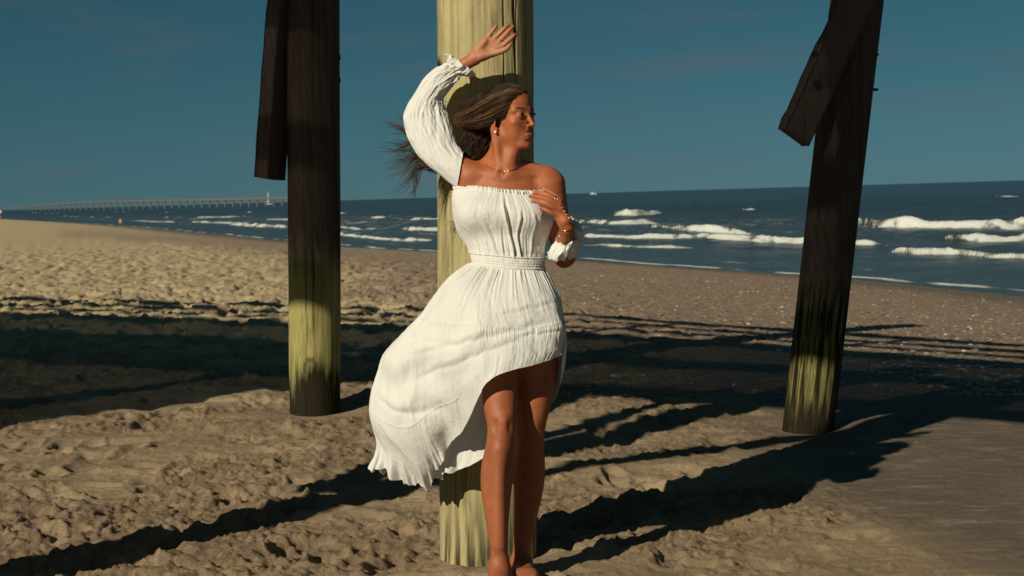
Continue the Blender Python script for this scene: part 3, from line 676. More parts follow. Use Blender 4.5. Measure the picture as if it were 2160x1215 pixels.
# ------------------------------------------------------------------ the woman: body as one continuous surface
class Sdf:
    """list of primitives blended in order; each has a bounding sphere so far ones are skipped"""
    def __init__(s): s.pr = []
    def _add(s, f, c, r, k, op): s.pr.append((f, np.asarray(c, float), float(r), k, op))
    def cap(s, a, b, ra, rb, k=0.02, op='u', flat=None):
        """tapered capsule; flat=(direction, factor) squeezes the cross-section along direction"""
        a = np.asarray(a, float); b = np.asarray(b, float); ba = b - a; L2 = ba @ ba + 1e-12
        if flat is not None:
            n = np.asarray(flat[0], float); n = n - ba * (n @ ba) / L2; n /= np.linalg.norm(n); fac = flat[1]
        def f(p):
            q = p - a; h = np.clip(q @ ba / L2, 0, 1); e = q - h[..., None] * ba
            if flat is not None:
                c = e @ n; e = e + (c * (1 / fac - 1))[..., None] * n
                dd = np.linalg.norm(e, axis=-1) - (ra + (rb - ra) * h); return dd * (fac if fac < 1 else 1)
            return np.linalg.norm(e, axis=-1) - (ra + (rb - ra) * h)
        s._add(f, (a + b) / 2, np.sqrt(L2) / 2 + max(ra, rb) * (max(1, flat[1]) if flat else 1), k, op); return s
    def ell(s, c, r, R=None, k=0.02, op='u'):
        c = np.asarray(c, float); r = np.asarray(r, float); R = np.eye(3) if R is None else np.asarray(R)
        def f(p):
            q = (p - c) @ R; k0 = np.linalg.norm(q / r, axis=-1); k1 = np.linalg.norm(q / (r * r), axis=-1) + 1e-9
            return k0 * (k0 - 1) / k1
        s._add(f, c, r.max(), k, op); return s
    def chain(s, pts, rad, k=0.012, op='u', flat=None, sub=4):
        """a limb: one smooth tapering tube through pts (no bulges where its pieces meet)"""
        q = np.hstack([np.asarray(pts, float), np.asarray(rad, float)[:, None]])
        q = catmull(q, (len(pts) - 1) * sub + 1); c = q[:, :3]; r = q[:, 3]
        def seg(p, i):
            ba = c[i + 1] - c[i]; w = p - c[i]; h = np.clip(w @ ba / (ba @ ba), 0, 1)
            e = w - h[..., None] * ba
            return np.sqrt(np.einsum('...k,...k->...', e, e)) - (r[i] + (r[i + 1] - r[i]) * h)
        ns = len(c) - 1
        def f(p):
            if p.ndim < 3 or p.shape[1] < 8:
                out = seg(p, 0)
                for i in range(1, ns): out = np.minimum(out, seg(p, i))
                return out
            mid = p[:, p.shape[1] // 2]; rad = np.sqrt(((p - mid[:, None]) ** 2).sum(-1)).max(1)
            dc = np.stack([seg(mid, i) for i in range(ns)], 1); best = dc.min(1)
            out = np.full(p.shape[:2], 9.0)
            for i in range(ns):
                k_ = np.nonzero(dc[:, i] < best + 2 * rad + 0.002)[0]
                if len(k_): out[k_] = np.minimum(out[k_], seg(p[k_], i))
            return out
        cen = (c.min(0) + c.max(0)) / 2; s._add(f, cen, np.linalg.norm(c - cen, axis=1).max() + r.max(), k, op)
        return s
    def eval_cells(s, Pc, centers, crad):
        """Pc (cells, n, 3)"""
        d = np.full(Pc.shape[:2], 0.2, np.float32)
        for f, c, r, k, op in s.pr:
            sel = np.nonzero(np.linalg.norm(centers - c, axis=1) < r + crad + k + 0.03)[0]
            if len(sel) == 0: continue
            v = f(Pc[sel]).astype(np.float32); a = d[sel]
            if op == 'u':
                h = np.maximum(k - np.abs(a - v), 0) / k; d[sel] = np.minimum(a, v) - h * h * k * 0.25
            else:
                v = -v; h = np.maximum(k - np.abs(a - v), 0) / k; d[sel] = np.maximum(a, v) + h * h * k * 0.25
        return d
    def eval(s, p):
        p = np.asarray(p, np.float64); sh = p.shape[:-1]; q = p.reshape(-1, 3); n = len(q); blk = 256
        out = np.empty(n, np.float32)
        pad = (-n) % blk; qq = np.vstack([q, np.repeat(q[-1:], pad, 0)]) if pad else q
        qq = qq.reshape(-1, blk, 3); cen = qq.mean(1); rad = np.linalg.norm(qq - cen[:, None], axis=2).max(1)
        out = s.eval_cells(qq, cen, rad.max() if len(rad) else 0).ravel()[:n]
        return out.reshape(sh)
def surface(sdf, lo, hi, h=0.0025, cell=8):
    """naive surface nets over a sparse grid"""
    lo = np.asarray(lo, float); hi = np.asarray(hi, float); H8 = h * cell
    nc = np.ceil((hi - lo) / H8).astype(int); n = nc * cell + 1
    g = np.stack(np.meshgrid(*[np.arange(k) for k in nc], indexing='ij'), -1).reshape(-1, 3)
    cen = lo + (g + 0.5) * H8
    # coarse pass
    dc = np.concatenate([sdf.eval_cells(cen[i:i + 20000, None, :], cen[i:i + 20000], 0.0)[:, 0] for i in range(0, len(cen), 20000)])
    act = g[np.abs(dc) < H8 * 1.5]
    G = np.full(n, 0.1, np.float32)
    # mark the inside of inactive cells
    ins = g[dc <= -H8 * 1.5]
    sub = np.stack(np.meshgrid(*[np.arange(cell + 1)] * 3, indexing='ij'), -1).reshape(-1, 3)
    for i in range(0, len(ins), 4000):
        q = (ins[i:i + 4000, None] * cell + sub).reshape(-1, 3); G[q[:, 0], q[:, 1], q[:, 2]] = -0.1
    for i in range(0, len(act), 1500):
        q = act[i:i + 1500, None] * cell + sub; Pq = lo + q * h
        d = sdf.eval_cells(Pq, lo + (act[i:i + 1500] + 0.5) * H8, H8 * 0.87)
        q = q.reshape(-1, 3); G[q[:, 0], q[:, 1], q[:, 2]] = d.ravel()
    S = G < 0
    cnt = np.zeros(np.array(n) - 1, np.int8)
    for dx in (0, 1):
        for dy in (0, 1):
            for dz in (0, 1): cnt += S[dx:n[0] - 1 + dx, dy:n[1] - 1 + dy, dz:n[2] - 1 + dz]
    cells = np.argwhere((cnt > 0) & (cnt < 8)); del cnt
    corner = np.array([[i, j, k] for i in (0, 1) for j in (0, 1) for k in (0, 1)])
    vals = np.stack([G[cells[:, 0] + c[0], cells[:, 1] + c[1], cells[:, 2] + c[2]] for c in corner], 1)
    acc = np.zeros((len(cells), 3)); num = np.zeros(len(cells))
    for i in range(8):
        for j in range(i + 1, 8):
            if np.abs(corner[i] - corner[j]).sum() != 1: continue
            a, b = vals[:, i], vals[:, j]; mk = (a < 0) != (b < 0)
            t = a[mk] / (a[mk] - b[mk]); acc[mk] += corner[i] + t[:, None] * (corner[j] - corner[i]); num[mk] += 1
    V = lo + (cells + acc / num[:, None]) * h
    key = (cells[:, 0].astype(np.int64) * n[1] + cells[:, 1]) * n[2] + cells[:, 2]
    Fs = []
    for ax in range(3):
        o = [0, 0, 0]; o[ax] = 1; b, c = [(1, 2), (2, 0), (0, 1)][ax]
        A = S[:n[0] - o[0], :n[1] - o[1], :n[2] - o[2]]; B = S[o[0]:, o[1]:, o[2]:]
        e = np.argwhere(A != B); e = e[(e[:, b] > 0) & (e[:, c] > 0)]
        flip = ~A[e[:, 0], e[:, 1], e[:, 2]]
        def idx(db, dc_):
            q = e.copy(); q[:, b] -= db; q[:, c] -= dc_
            return np.searchsorted(key, (q[:, 0].astype(np.int64) * n[1] + q[:, 1]) * n[2] + q[:, 2])
        Q = np.stack([idx(1, 1), idx(0, 1), idx(0, 0), idx(1, 0)], 1); Q[flip] = Q[flip][:, ::-1]; Fs.append(Q)
    return V, np.vstack(Fs)
def rel_smooth(V, Fq, it=2, lam=0.5):
    n = len(V); V = V.copy()
    e = np.vstack([Fq[:, [0, 1]], Fq[:, [1, 2]], Fq[:, [2, 3]], Fq[:, [3, 0]]])
    deg = np.bincount(e.ravel(), minlength=n)[:, None]
    for k in range(it):
        acc = np.stack([np.bincount(e[:, 0], V[e[:, 1], c], n) + np.bincount(e[:, 1], V[e[:, 0], c], n) for c in range(3)], 1)
        V += lam * (acc / np.maximum(deg, 1) - V)
    return V

# ---- head frame: local x = her left (image right when facing us), -y = face forward, z up
HEAD_S = 1.01
HEAD_YAW = math.radians(47); HEAD_PITCH = math.radians(1.0); HEAD_ROLL = math.radians(-2.0)
cy_, sy_ = math.cos(HEAD_YAW), math.sin(HEAD_YAW)
Rz = np.array([[cy_, -sy_, 0], [sy_, cy_, 0], [0, 0, 1]])
cp_, sp_ = math.cos(HEAD_PITCH), math.sin(HEAD_PITCH); Rx = np.array([[1, 0, 0], [0, cp_, -sp_], [0, sp_, cp_]])
cr_, sr_ = math.cos(HEAD_ROLL), math.sin(HEAD_ROLL); Ry = np.array([[cr_, 0, sr_], [0, 1, 0], [-sr_, 0, cr_]])
HR = Ry @ Rz @ Rx
HEAD_C = P(1075, 246, 5.02)
def hl(x, y, z): return HEAD_C + HEAD_S * (HR @ np.array([x, y, z]))
def hloc(p): return (np.asarray(p) - HEAD_C) @ HR / HEAD_S
B = Sdf()
hs = HEAD_S
def hell(c, r, k=0.012, op='u', rot=None): B.ell(hl(*c), np.array(r) * hs, HR if rot is None else HR @ rot, k, op)
def hcap(a, b, ra, rb, k=0.01, op='u', flat=None): B.cap(hl(*a), hl(*b), ra * hs, rb * hs, k, op, None if flat is None else (HR @ np.array(flat[0]), flat[1]))
# cranium, forehead and face mass
hell((0, 0.014, 0.028), (0.070, 0.088, 0.076), 0.02)
hell((0, -0.040, 0.036), (0.054, 0.042, 0.052), 0.03)
hell((0, -0.034, -0.030), (0.053, 0.050, 0.070), 0.025)
for s in (-1, 1):
    hcap((s * 0.049, 0.004, -0.056), (s * 0.018, -0.060, -0.098), 0.0135, 0.012, 0.022)     # jaw
    hell((s * 0.038, -0.060, -0.024), (0.018, 0.015, 0.014), 0.018)                          # cheek bone
    hell((s * 0.029, -0.050, -0.054), (0.018, 0.019, 0.026), 0.020)
    hcap((s * 0.010, -0.0805, 0.0165), (s * 0.044, -0.066, 0.017), 0.0085, 0.008, 0.012)     # brow ridge
hell((0, -0.0715, -0.1030), (0.016, 0.0145, 0.0125), 0.018)                                     # chin
hell((0, -0.068, -0.073), (0.025, 0.019, 0.021), 0.016)                                      # mouth mound
# eye hollows
for s in (-1, 1):
    hell((s * 0.031, -0.096, 0.0005), (0.0175, 0.0165, 0.0098), 0.012, 's')
# nose
hcap((0, -0.083, 0.008), (0, -0.1015, -0.028), 0.0062, 0.0072, 0.012)
hell((0, -0.1075, -0.0340), (0.0085, 0.0085, 0.0076), 0.008)
for s in (-1, 1): hell((s * 0.0112, -0.0945, -0.0375), (0.0066, 0.0085, 0.0062), 0.006)
hcap((0, -0.0985, -0.0385), (0, -0.086, -0.046), 0.0045, 0.005, 0.006)
for s in (-1, 1): hell((s * 0.0062, -0.0985, -0.0425), (0.0030, 0.0050, 0.0026), 0.003, 's')
# lips
MZ = -0.0735
for s in (-1, 1):
    hcap((0, -0.0905, MZ + 0.0046), (s * 0.010, -0.0880, MZ + 0.0044), 0.0038, 0.0034, 0.004)
    hcap((s * 0.010, -0.0880, MZ + 0.0044), (s * 0.0225, -0.0775, MZ - 0.0004), 0.0034, 0.0018, 0.004)
    hcap((0, -0.0885, MZ - 0.0055), (s * 0.010, -0.0862, MZ - 0.0048), 0.0046, 0.0042, 0.004)
    hcap((s * 0.010, -0.0862, MZ - 0.0048), (s * 0.0215, -0.0770, MZ - 0.0012), 0.0042, 0.0018, 0.004)
    hcap((0, -0.0960, MZ), (s * 0.012, -0.0925, MZ + 0.0003), 0.0013, 0.0013, 0.003, 's')
    hcap((s * 0.012, -0.0925, MZ + 0.0003), (s * 0.0245, -0.0790, MZ - 0.0010), 0.0013, 0.0013, 0.003, 's')
hell((0, -0.0905, -0.0595), (0.0032, 0.005, 0.007), 0.005, 's')
hell((0, -0.0925, -0.0890), (0.015, 0.009, 0.0045), 0.008, 's')
# eyeballs and lids (the lids are part of the skin; iris and white are set as their own meshes)
EYE = [(s * 0.0305, -0.0735, 0.0) for s in (-1, 1)]
for e in EYE:
    hell(e, (0.0134, 0.0134, 0.0134), 0.004)
for e, s in zip(EYE, (-1, 1)):
    hcap((e[0] - 0.0085, e[1] - 0.0145, -0.0004), (e[0] + 0.0085, e[1] - 0.0145, 0.0002), 0.0049, 0.0044, 0.0015, 's')
# ears
for s in (-1, 1):
    er = np.array([[math.cos(0.35 * s), math.sin(0.35 * s) * -1, 0], [math.sin(0.35 * s), math.cos(0.35 * s), 0], [0, 0, 1]])
    hell((s * 0.0715, 0.013, -0.018), (0.0065, 0.017, 0.030), 0.006, 'u', er)
    hell((s * 0.0790, 0.009, -0.012), (0.0050, 0.0095, 0.017), 0.004, 's', er)
    hell((s * 0.0690, 0.003, -0.044), (0.0055, 0.008, 0.009), 0.005)
# neck with the two long muscles
NK = [P(1064, 300, 5.035), P(1058, 335, 5.045), P(1056, 365, 5.05)]
B.chain(NK, [0.047, 0.0495, 0.056], 0.025)
B.cap(hl(-0.055, 0.022, -0.050), P(1054, 366, 4.985), 0.013, 0.010, 0.022)
B.cap(hl(0.040, 0.000, -0.060), P(1074, 366, 4.985), 0.012, 0.010, 0.022)
B.cap(hl(0, -0.035, -0.080), P(1070, 352, 4.995), 0.018, 0.022, 0.03)
# torso
I_T0 = len(B.pr)
T_D = 5.04
SH_R = P(992, 372, T_D); SH_L = P(1160, 390, T_D + 0.01)
B.cap(P(1058, 350, T_D + 0.03), P(1150, 372, T_D + 0.02), 0.044, 0.036, 0.04)          # shoulder girdle, her left
B.cap(P(1052, 352, T_D + 0.03), P(1000, 372, T_D + 0.02), 0.044, 0.040, 0.04)
B.ell(P(1064, 425, T_D + 0.005), (0.146, 0.088, 0.125), None, 0.04)
B.ell(P(1060, 470, T_D), (0.127, 0.090, 0.120), None, 0.05)
B.cap(P(1066, 371, 4.983), P(1150, 366, 5.02), 0.0080, 0.006, 0.028)                      # collar bones
B.cap(P(1052, 372, 4.983), P(1004, 362, 5.012), 0.0080, 0.006, 0.028)
B.ell(P(1058, 364, 4.958), (0.010, 0.012, 0.012), None, 0.020, 's')
B.ell(P(1013, 452, 4.968), (0.058, 0.052, 0.060), None, 0.04)                              # bust
B.ell(P(1108, 455, 4.966), (0.058, 0.052, 0.060), None, 0.04)
B.cap(P(985, 402, T_D + 0.01), P(1003, 480, T_D), 0.036, 0.040, 0.04)                      # flank below the raised arm
B.cap(P(1150, 410, T_D), P(1125, 480, T_D), 0.040, 0.045, 0.04)
B.ell(P(1072, 548, 5.025), (0.118, 0.085, 0.10), None, 0.07)                               # waist
B.ell(P(1085, 640, 5.01), (0.148, 0.105, 0.115), None, 0.07)                               # hips
B.ell(P(1060, 668, 5.05), (0.085, 0.075, 0.085), None, 0.05); B.ell(P(1115, 668, 5.05), (0.085, 0.075, 0.085), None, 0.05)
I_T1 = len(B.pr)
# legs (her right is image left)
B.chain([P(1050, 680, 5.0), P(1053, 775, 4.955), P(1055, 850, 4.895), P(1058, 893, 4.87), P(1056, 930, 4.865), P(1050, 985, 4.88), P(1047, 1030, 4.875), P(1049, 1100, 4.853), P(1053, 1160, 4.843), P(1053, 1195, 4.843)], [0.090, 0.070, 0.059, 0.0505, 0.048, 0.056, 0.053, 0.039, 0.0305, 0.031], 0.03, sub=9)
B.ell(P(1061, 893, 4.832), (0.025, 0.020, 0.029), None, 0.014); B.ell(P(1042, 897, 4.812), (0.010, 0.014, 0.022), None, 0.016, 's'); B.ell(P(1079, 899, 4.812), (0.010, 0.014, 0.022), None, 0.016, 's')                               # knee cap
B.cap(P(1059, 910, 4.834), P(1058, 926, 4.832), 0.012, 0.012, 0.02)
B.cap(P(1053, 950, 4.83), P(1053, 1150, 4.82), 0.016, 0.012, 0.03)
FR = plane_hit(1054, 1222, 0.0); fr_d = 4.868
def foot(ank, toe_dir, side):
    """ank: ankle centre; foot reaches forward (towards us) along toe_dir"""
    td = np.array(toe_dir, float); td /= np.linalg.norm(td); sd_ = np.array([td[1], -td[0], 0])
    z0 = ank[2]; g = 0.0
    heel = np.array([ank[0], ank[1], g + 0.030]) - td * 0.035
    B.cap(heel, np.array([ank[0], ank[1], z0]), 0.029, 0.028, 0.03)
    ball = np.array([ank[0], ank[1], g + 0.022]) + td * 0.115
    B.cap(np.array([ank[0], ank[1], z0 - 0.025]) + td * 0.01, ball + sd_ * 0.012, 0.032, 0.022, 0.03)
    B.cap(heel + sd_ * -0.008, ball - sd_ * 0.022, 0.026, 0.019, 0.03); B.cap(ball + sd_ * 0.022, ball - sd_ * 0.028, 0.021, 0.016, 0.02)
    for i in range(5):
        o = 0.030 - i * 0.0155; ln = [0.052, 0.050, 0.045, 0.038, 0.030][i]; r = [0.0125, 0.0085, 0.008, 0.0075, 0.0075][i]
        a = ball + sd_ * o * side + td * (0.006 - 0.004 * i); B.cap(a - [0, 0, 0.004], a + td * ln - [0, 0, 0.010], r * 1.05, r, 0.006)
A_R = P(1053, 1195, 4.843); A_L = P(1098, 1188, 4.98)
foot(A_R, (-0.02, -1, 0), 1)
B.chain([P(1118, 680, 5.02), P(1134, 775, 5.01), P(1126, 850, 5.0), P(1121, 893, 4.995), P(1118, 930, 4.995), P(1117, 985, 5.01), P(1115, 1030, 5.01), P(1107, 1100, 4.995), P(1100, 1160, 4.985), P(1098, 1190, 4.98)], [0.092, 0.073, 0.060, 0.0515, 0.049, 0.055, 0.052, 0.039, 0.0305, 0.031], 0.03, sub=9)
B.ell(P(1119, 893, 4.958), (0.024, 0.018, 0.028), None, 0.02)
foot(A_L, (0.12, -1, 0), -1)
# her right arm, raised (image left)
EL_R = P(886, 246, 5.115); WR_R = P(1001, 123, 5.065)
B.chain([SH_R, P(952, 338, 5.055), P(914, 294, 5.085), EL_R, P(899, 206, 5.11), P(930, 171, 5.095), P(968, 144, 5.08), WR_R], [0.052, 0.040, 0.036, 0.033, 0.034, 0.030, 0.025, 0.0215], 0.03)
def q2(pts, d):
    out = []
    for i, (x, y) in enumerate(pts): out.append(P(x, y, d[i] if hasattr(d, '__len__') else d))
    return out
# right hand: palm to us, fingers up and right, tips bending back to the pile
hd = 5.055
palm_n = C_F
B.cap(WR_R, P(1012, 112, hd), 0.0225, 0.024, 0.012, flat=(palm_n, 0.75))
for (a, b) in (((1008, 108), (1027, 82)), ((1014, 110), (1040, 85)), ((1018, 113), (1050, 92)), ((1020, 117), (1058, 99))):
    B.cap(P(*a, hd), P(*b, hd + 0.004), 0.0150, 0.0125, 0.010, flat=(palm_n, 0.85))
B.cap(P(1014, 120, hd - 0.010), P(1040, 112, hd - 0.012), 0.015, 0.012, 0.014)                 # ball of the thumb
B.cap(P(1008, 105, hd - 0.008), P(1022, 88, hd - 0.008), 0.011, 0.010, 0.014)                   # little-finger pad
B.ell(P(1032, 100, hd - 0.024), (0.015, 0.010, 0.013), None, 0.014, 's')
FING_R = {
    'pinky': ([(1028, 80), (1036, 69), (1043, 60), (1048, 54)], [0.0085, 0.0078, 0.0070, 0.0058]),
    'ring': ([(1041, 83), (1054, 70), (1064, 60), (1072, 54)], [0.0092, 0.0086, 0.0078, 0.0062]),
    'middle': ([(1051, 90), (1064, 76), (1075, 64), (1082, 56)], [0.0096, 0.0090, 0.0080, 0.0064]),
    'index': ([(1059, 98), (1070, 88), (1080, 79), (1086, 73)], [0.0092, 0.0086, 0.0078, 0.0062]),
    'thumb': ([(1040, 113), (1054, 109), (1067, 104), (1076, 95)], [0.0125, 0.0110, 0.0095, 0.0070])}
for nm, (pts, rad) in FING_R.items():
    dd = [hd + 0.004, hd - 0.002, hd - 0.004, hd + 0.001] if nm != 'thumb' else [hd - 0.010, hd - 0.018, hd - 0.022, hd - 0.022]
    B.chain(q2(pts, dd), rad, 0.0035)
# her left arm, hanging, forearm folded up to the chest (image right)
EL_L = P(1190, 541, 5.045); WR_L = P(1196, 482, 4.885)
B.chain([SH_L, P(1172, 440, 5.05), P(1182, 500, 5.05), EL_L], [0.0555, 0.043, 0.039, 0.036], 0.03)
B.chain([EL_L, P(1192, 520, 5.0), P(1195, 497, 4.93), WR_L], [0.036, 0.037, 0.029, 0.0225], 0.02)
hd2 = 4.872
up_n = C_F * 0.8 + C_R * -0.3
B.cap(WR_L, P(1192, 466, hd2), 0.0225, 0.024, 0.012)
for (a, b, dz) in (((1192, 462), (1180, 425), 0.006), ((1190, 465), (1180, 434), 0.0), ((1188, 468), (1178, 445), 0.0), ((1186, 472), (1174, 455), 0.003)):
    B.cap(P(*a, hd2), P(*b, hd2 - 0.008 + dz), 0.0150, 0.0112, 0.009, flat=(up_n, 0.85))
FING_L = {
    'index': ([(1180, 424), (1160, 413), (1141, 407), (1126, 406)], [0.0098, 0.0090, 0.0080, 0.0062], [hd2 - 0.006, hd2 - 0.012, hd2 + 0.000, hd2 + 0.012]),
    'middle': ([(1180, 433), (1156, 421), (1134, 415), (1118, 414)], [0.0098, 0.0092, 0.0082, 0.0064], [hd2 - 0.012, hd2 - 0.020, hd2 - 0.006, hd2 + 0.010]),
    'ring': ([(1178, 444), (1156, 432), (1137, 426), (1122, 424)], [0.0095, 0.0088, 0.0080, 0.0062], [hd2 - 0.012, hd2 - 0.022, hd2 - 0.010, hd2 + 0.006]),
    'pinky': ([(1174, 454), (1159, 447), (1147, 441), (1139, 437)], [0.0088, 0.0080, 0.0072, 0.0058], [hd2 - 0.010, hd2 - 0.018, hd2 - 0.010, hd2 + 0.002]),
    'thumb': ([(1184, 428), (1172, 414), (1159, 404), (1149, 399)], [0.0115, 0.0105, 0.0092, 0.0068], [hd2 + 0.010, hd2 + 0.022, hd2 + 0.030, hd2 + 0.034])}
for nm, (pts, rad, dd) in FING_L.items(): B.chain(q2(pts, dd), rad, 0.003)

lo = np.array([-0.46, 4.60, -0.03]); hi = np.array([0.34, 5.24, 2.0])
lo[0] = P(845, 300, 5)[0] - 0.02; hi[0] = P(1235, 500, 5.0)[0] + 0.02
BV, BF = surface(B, lo, hi, 0.0024)
# keep the one connected body; relax the stair steps a little
BV = rel_smooth(BV, BF, 2, 0.5)
# ---- skin colour (albedo): lips, brows' undertone, blush, nails, soles
loc = hloc(BV)
skin = np.tile(np.array([0.395, 0.122, 0.045]), (len(BV), 1))
tone = fbm(BV[:, 0] * 22 + BV[:, 1] * 13, BV[:, 2] * 22, 4, 401)
skin *= (1 + 0.10 * tone)[:, None]
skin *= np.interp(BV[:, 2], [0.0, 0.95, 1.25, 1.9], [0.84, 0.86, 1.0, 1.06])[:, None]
nearhead = np.linalg.norm(loc, axis=1) < 0.16
lx, ly, lz = loc[:, 0], loc[:, 1], loc[:, 2]
def paint(mask, colr):
    m_ = np.clip(mask, 0, 1)[:, None]; skin[:] = skin * (1 - m_) + np.array(colr) * m_
lipu = np.exp(-((lz + 0.0692 + 0.16 * np.abs(lx)) / 0.0038) ** 2) * sstep(0.025, 0.018, np.abs(lx)) * (ly < -0.072) * nearhead
lipl = np.exp(-((lz + 0.0790 - 0.16 * np.abs(lx)) / 0.0048) ** 2) * sstep(0.024, 0.016, np.abs(lx)) * (ly < -0.072) * nearhead
paint(0.85 * np.maximum(lipu, lipl), (0.27, 0.075, 0.05))
paint(0.8 * np.exp(-((lz + 0.0735) / 0.0014) ** 2) * (np.abs(lx) < 0.023) * (ly < -0.076) * nearhead, (0.10, 0.03, 0.025))
for e in EYE:      # lid line, socket shade of make-up, brow hair undertone
    q = np.hypot((lx - e[0]) / 0.0155, (lz - 0.004) / 0.0085); paint(0.20 * np.exp(-(q / 0.85) ** 4) * (ly < -0.055) * nearhead, (0.22, 0.085, 0.045))
    s = 1 if e[0] > 0 else -1
    t = np.abs(lx); bz = 0.0195 + 0.0045 * np.sin(np.clip((t - 0.012) / 0.036, 0, 1) * 2.4); wdt = 0.0042 * sstep(0.052, 0.034, t) + 0.0008
    paint(0.93 * np.exp(-((lz - bz) / wdt) ** 4) * sstep(0.009, 0.013, t) * sstep(0.051, 0.047, t) * (lx * s > 0) * (ly < -0.045) * nearhead, (0.045, 0.026, 0.016))
paint(0.35 * np.exp(-(((np.abs(lx) - 0.040) / 0.016) ** 2 + ((lz + 0.030) / 0.014) ** 2)) * (ly < -0.03) * nearhead, (0.38, 0.115, 0.055))
# palm of the raised hand is paler
hp = P(1035, 98, hd); paint(0.75 * np.exp(-(np.linalg.norm((BV - hp) * [1, 1, 1], axis=1) / 0.085) ** 4) , (0.52, 0.265, 0.145))
for FG in (FING_R, FING_L):
    for nm in FG:
        pts = FG[nm][0]; dd = FG[nm][2][-1] if len(FG[nm]) > 2 else (hd + 0.001 if nm != 'thumb' else hd - 0.022); e_ = np.array(pts[-1]) - np.array(pts[-2]); e_ = e_ / np.linalg.norm(e_)
        paint(0.7 * (np.linalg.norm(BV - P(pts[-1][0] + 3.5 * e_[0], pts[-1][1] + 3.5 * e_[1], dd + (0.003 if FG is FING_R else -0.003)), axis=1) < 0.0050), (0.55, 0.36, 0.27))
person = mesh_obj('person', BV, BF, None)
m = NT('skin'); cc = m.attr('skin').outputs['Color']; co = m.coord('Object')
nb = m.bump(m.noise(co, 420, 3, 0.6), 0.22, 0.002); nb = m.bump(m.noise(co, 55, 4, 0.6), 0.10, 0.006, nb)
cc = m.mix(0.8, cc, m.ramp(m.noise(co, 38, 5, 0.7), [(0.32, (0.80, 0.76, 0.74)), (0.5, (1.0, 1.0, 1.0)), (0.72, (1.12, 1.10, 1.08))]), 'MULTIPLY')
cc = m.mix(0.6, cc, m.ramp(m.noise(co, 260, 2, 0.6), [(0.60, (1.0, 1.0, 1.0)), (0.74, (0.72, 0.62, 0.56))]), 'MULTIPLY')
M_SKIN = m.set(cc, m.ramp(m.noise(co, 30, 4, 0.6), [(0.3, 0.46), (0.7, 0.66)]), nb, **{'Subsurface Weight': 0.12, 'Subsurface Scale': 0.012, 'Specular IOR Level': 0.38})
M_SKIN.node_tree.nodes['Principled BSDF'].inputs['Subsurface Radius'].default_value = (1.0, 0.35, 0.18)
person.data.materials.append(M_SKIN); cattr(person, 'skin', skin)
tag(person, 'woman in an off-shoulder white dress leaning on the pile, arm raised, looking seaward', 'person')
# eyes
def ball(name, c, r, mat, parent, seg=24, ring=16, scl=(1, 1, 1), R=None):
    a = np.linspace(0, 2 * np.pi, seg, endpoint=False); t = np.linspace(0.001, np.pi - 0.001, ring)
    A, T = np.meshgrid(a, t); v = np.stack([np.sin(T) * np.cos(A), np.sin(T) * np.sin(A), np.cos(T)], -1).reshape(-1, 3) * r * np.array(scl)
    if R is not None: v = v @ np.asarray(R).T
    return mesh_obj(name, v + c, grid_faces(seg, ring, True)[:, ::-1], mat, parent)
M_EYE = NT('eye'); M_EYE = M_EYE.set(M_EYE.ramp(M_EYE.attr('iris').outputs['Fac'], [(0.0, (0.50, 0.46, 0.42)), (0.36, (0.48, 0.43, 0.39)), (0.42, (0.03, 0.05, 0.05)), (0.55, (0.10, 0.14, 0.14)), (0.72, (0.005, 0.005, 0.005))]), 0.08)
LOOK = np.array([0.10, -1.0, 0.0]); LOOK /= np.linalg.norm(LOOK)
for e in EYE:
    o = ball('eye', hl(*e), 0.0127 * hs, M_EYE, person, 32, 24)
    v = hloc(np.array([tuple(q.co) for q in o.data.vertices])) - np.array(e); v /= np.linalg.norm(v, axis=1)[:, None]
    ang = np.arccos(np.clip(v @ LOOK, -1, 1)); fattr(o, 'iris', np.interp(ang, [0, 0.20, 0.22, 0.52, 0.57, 1.2], [1.0, 0.9, 0.60, 0.50, 0.33, 0.0]))
# ------------------------------------------------------------------ the dress
TOR = Sdf(); TOR.pr = [p for i, p in enumerate(B.pr[I_T0:I_T1]) if i not in (0, 1, 4, 5, 6)]
def cat_rows(R, n, wrap=False):
    """R (k, m, 3): interpolate k control rows to n rows with Catmull-Rom"""
    k = len(R); t = np.linspace(0, k if wrap else k - 1, n, endpoint=not wrap)
    i = np.minimum(np.floor(t).astype(int), (k - 1) if wrap else (k - 2)); f = (t - i)[:, None, None]
    g = (lambda j: R[j % k]) if wrap else (lambda j: np.where(((j < 0) | (j > k - 1))[:, None, None], np.where((j < 0)[:, None, None], 2 * R[0] - R[1], 2 * R[-1] - R[-2]), R[np.clip(j, 0, k - 1)]))
    a, b, c, d = g(i - 1), g(i), g(i + 1), g(i + 2)
    return 0.5 * (2 * b + (c - a) * f + (2 * a - 5 * b + 4 * c - d) * f ** 2 + (3 * b - a - 3 * c + d) * f ** 3)
def normals(G, wrap_u=False):
    """G (nv, nu, 3)"""
    du = np.roll(G, -1, 1) - np.roll(G, 1, 1)
    if not wrap_u: du[:, 0] = G[:, 1] - G[:, 0]; du[:, -1] = G[:, -1] - G[:, -2]
    dv = np.gradient(G, axis=0); n = np.cross(du, dv); return n / (np.linalg.norm(n, axis=-1, keepdims=True) + 1e-9)
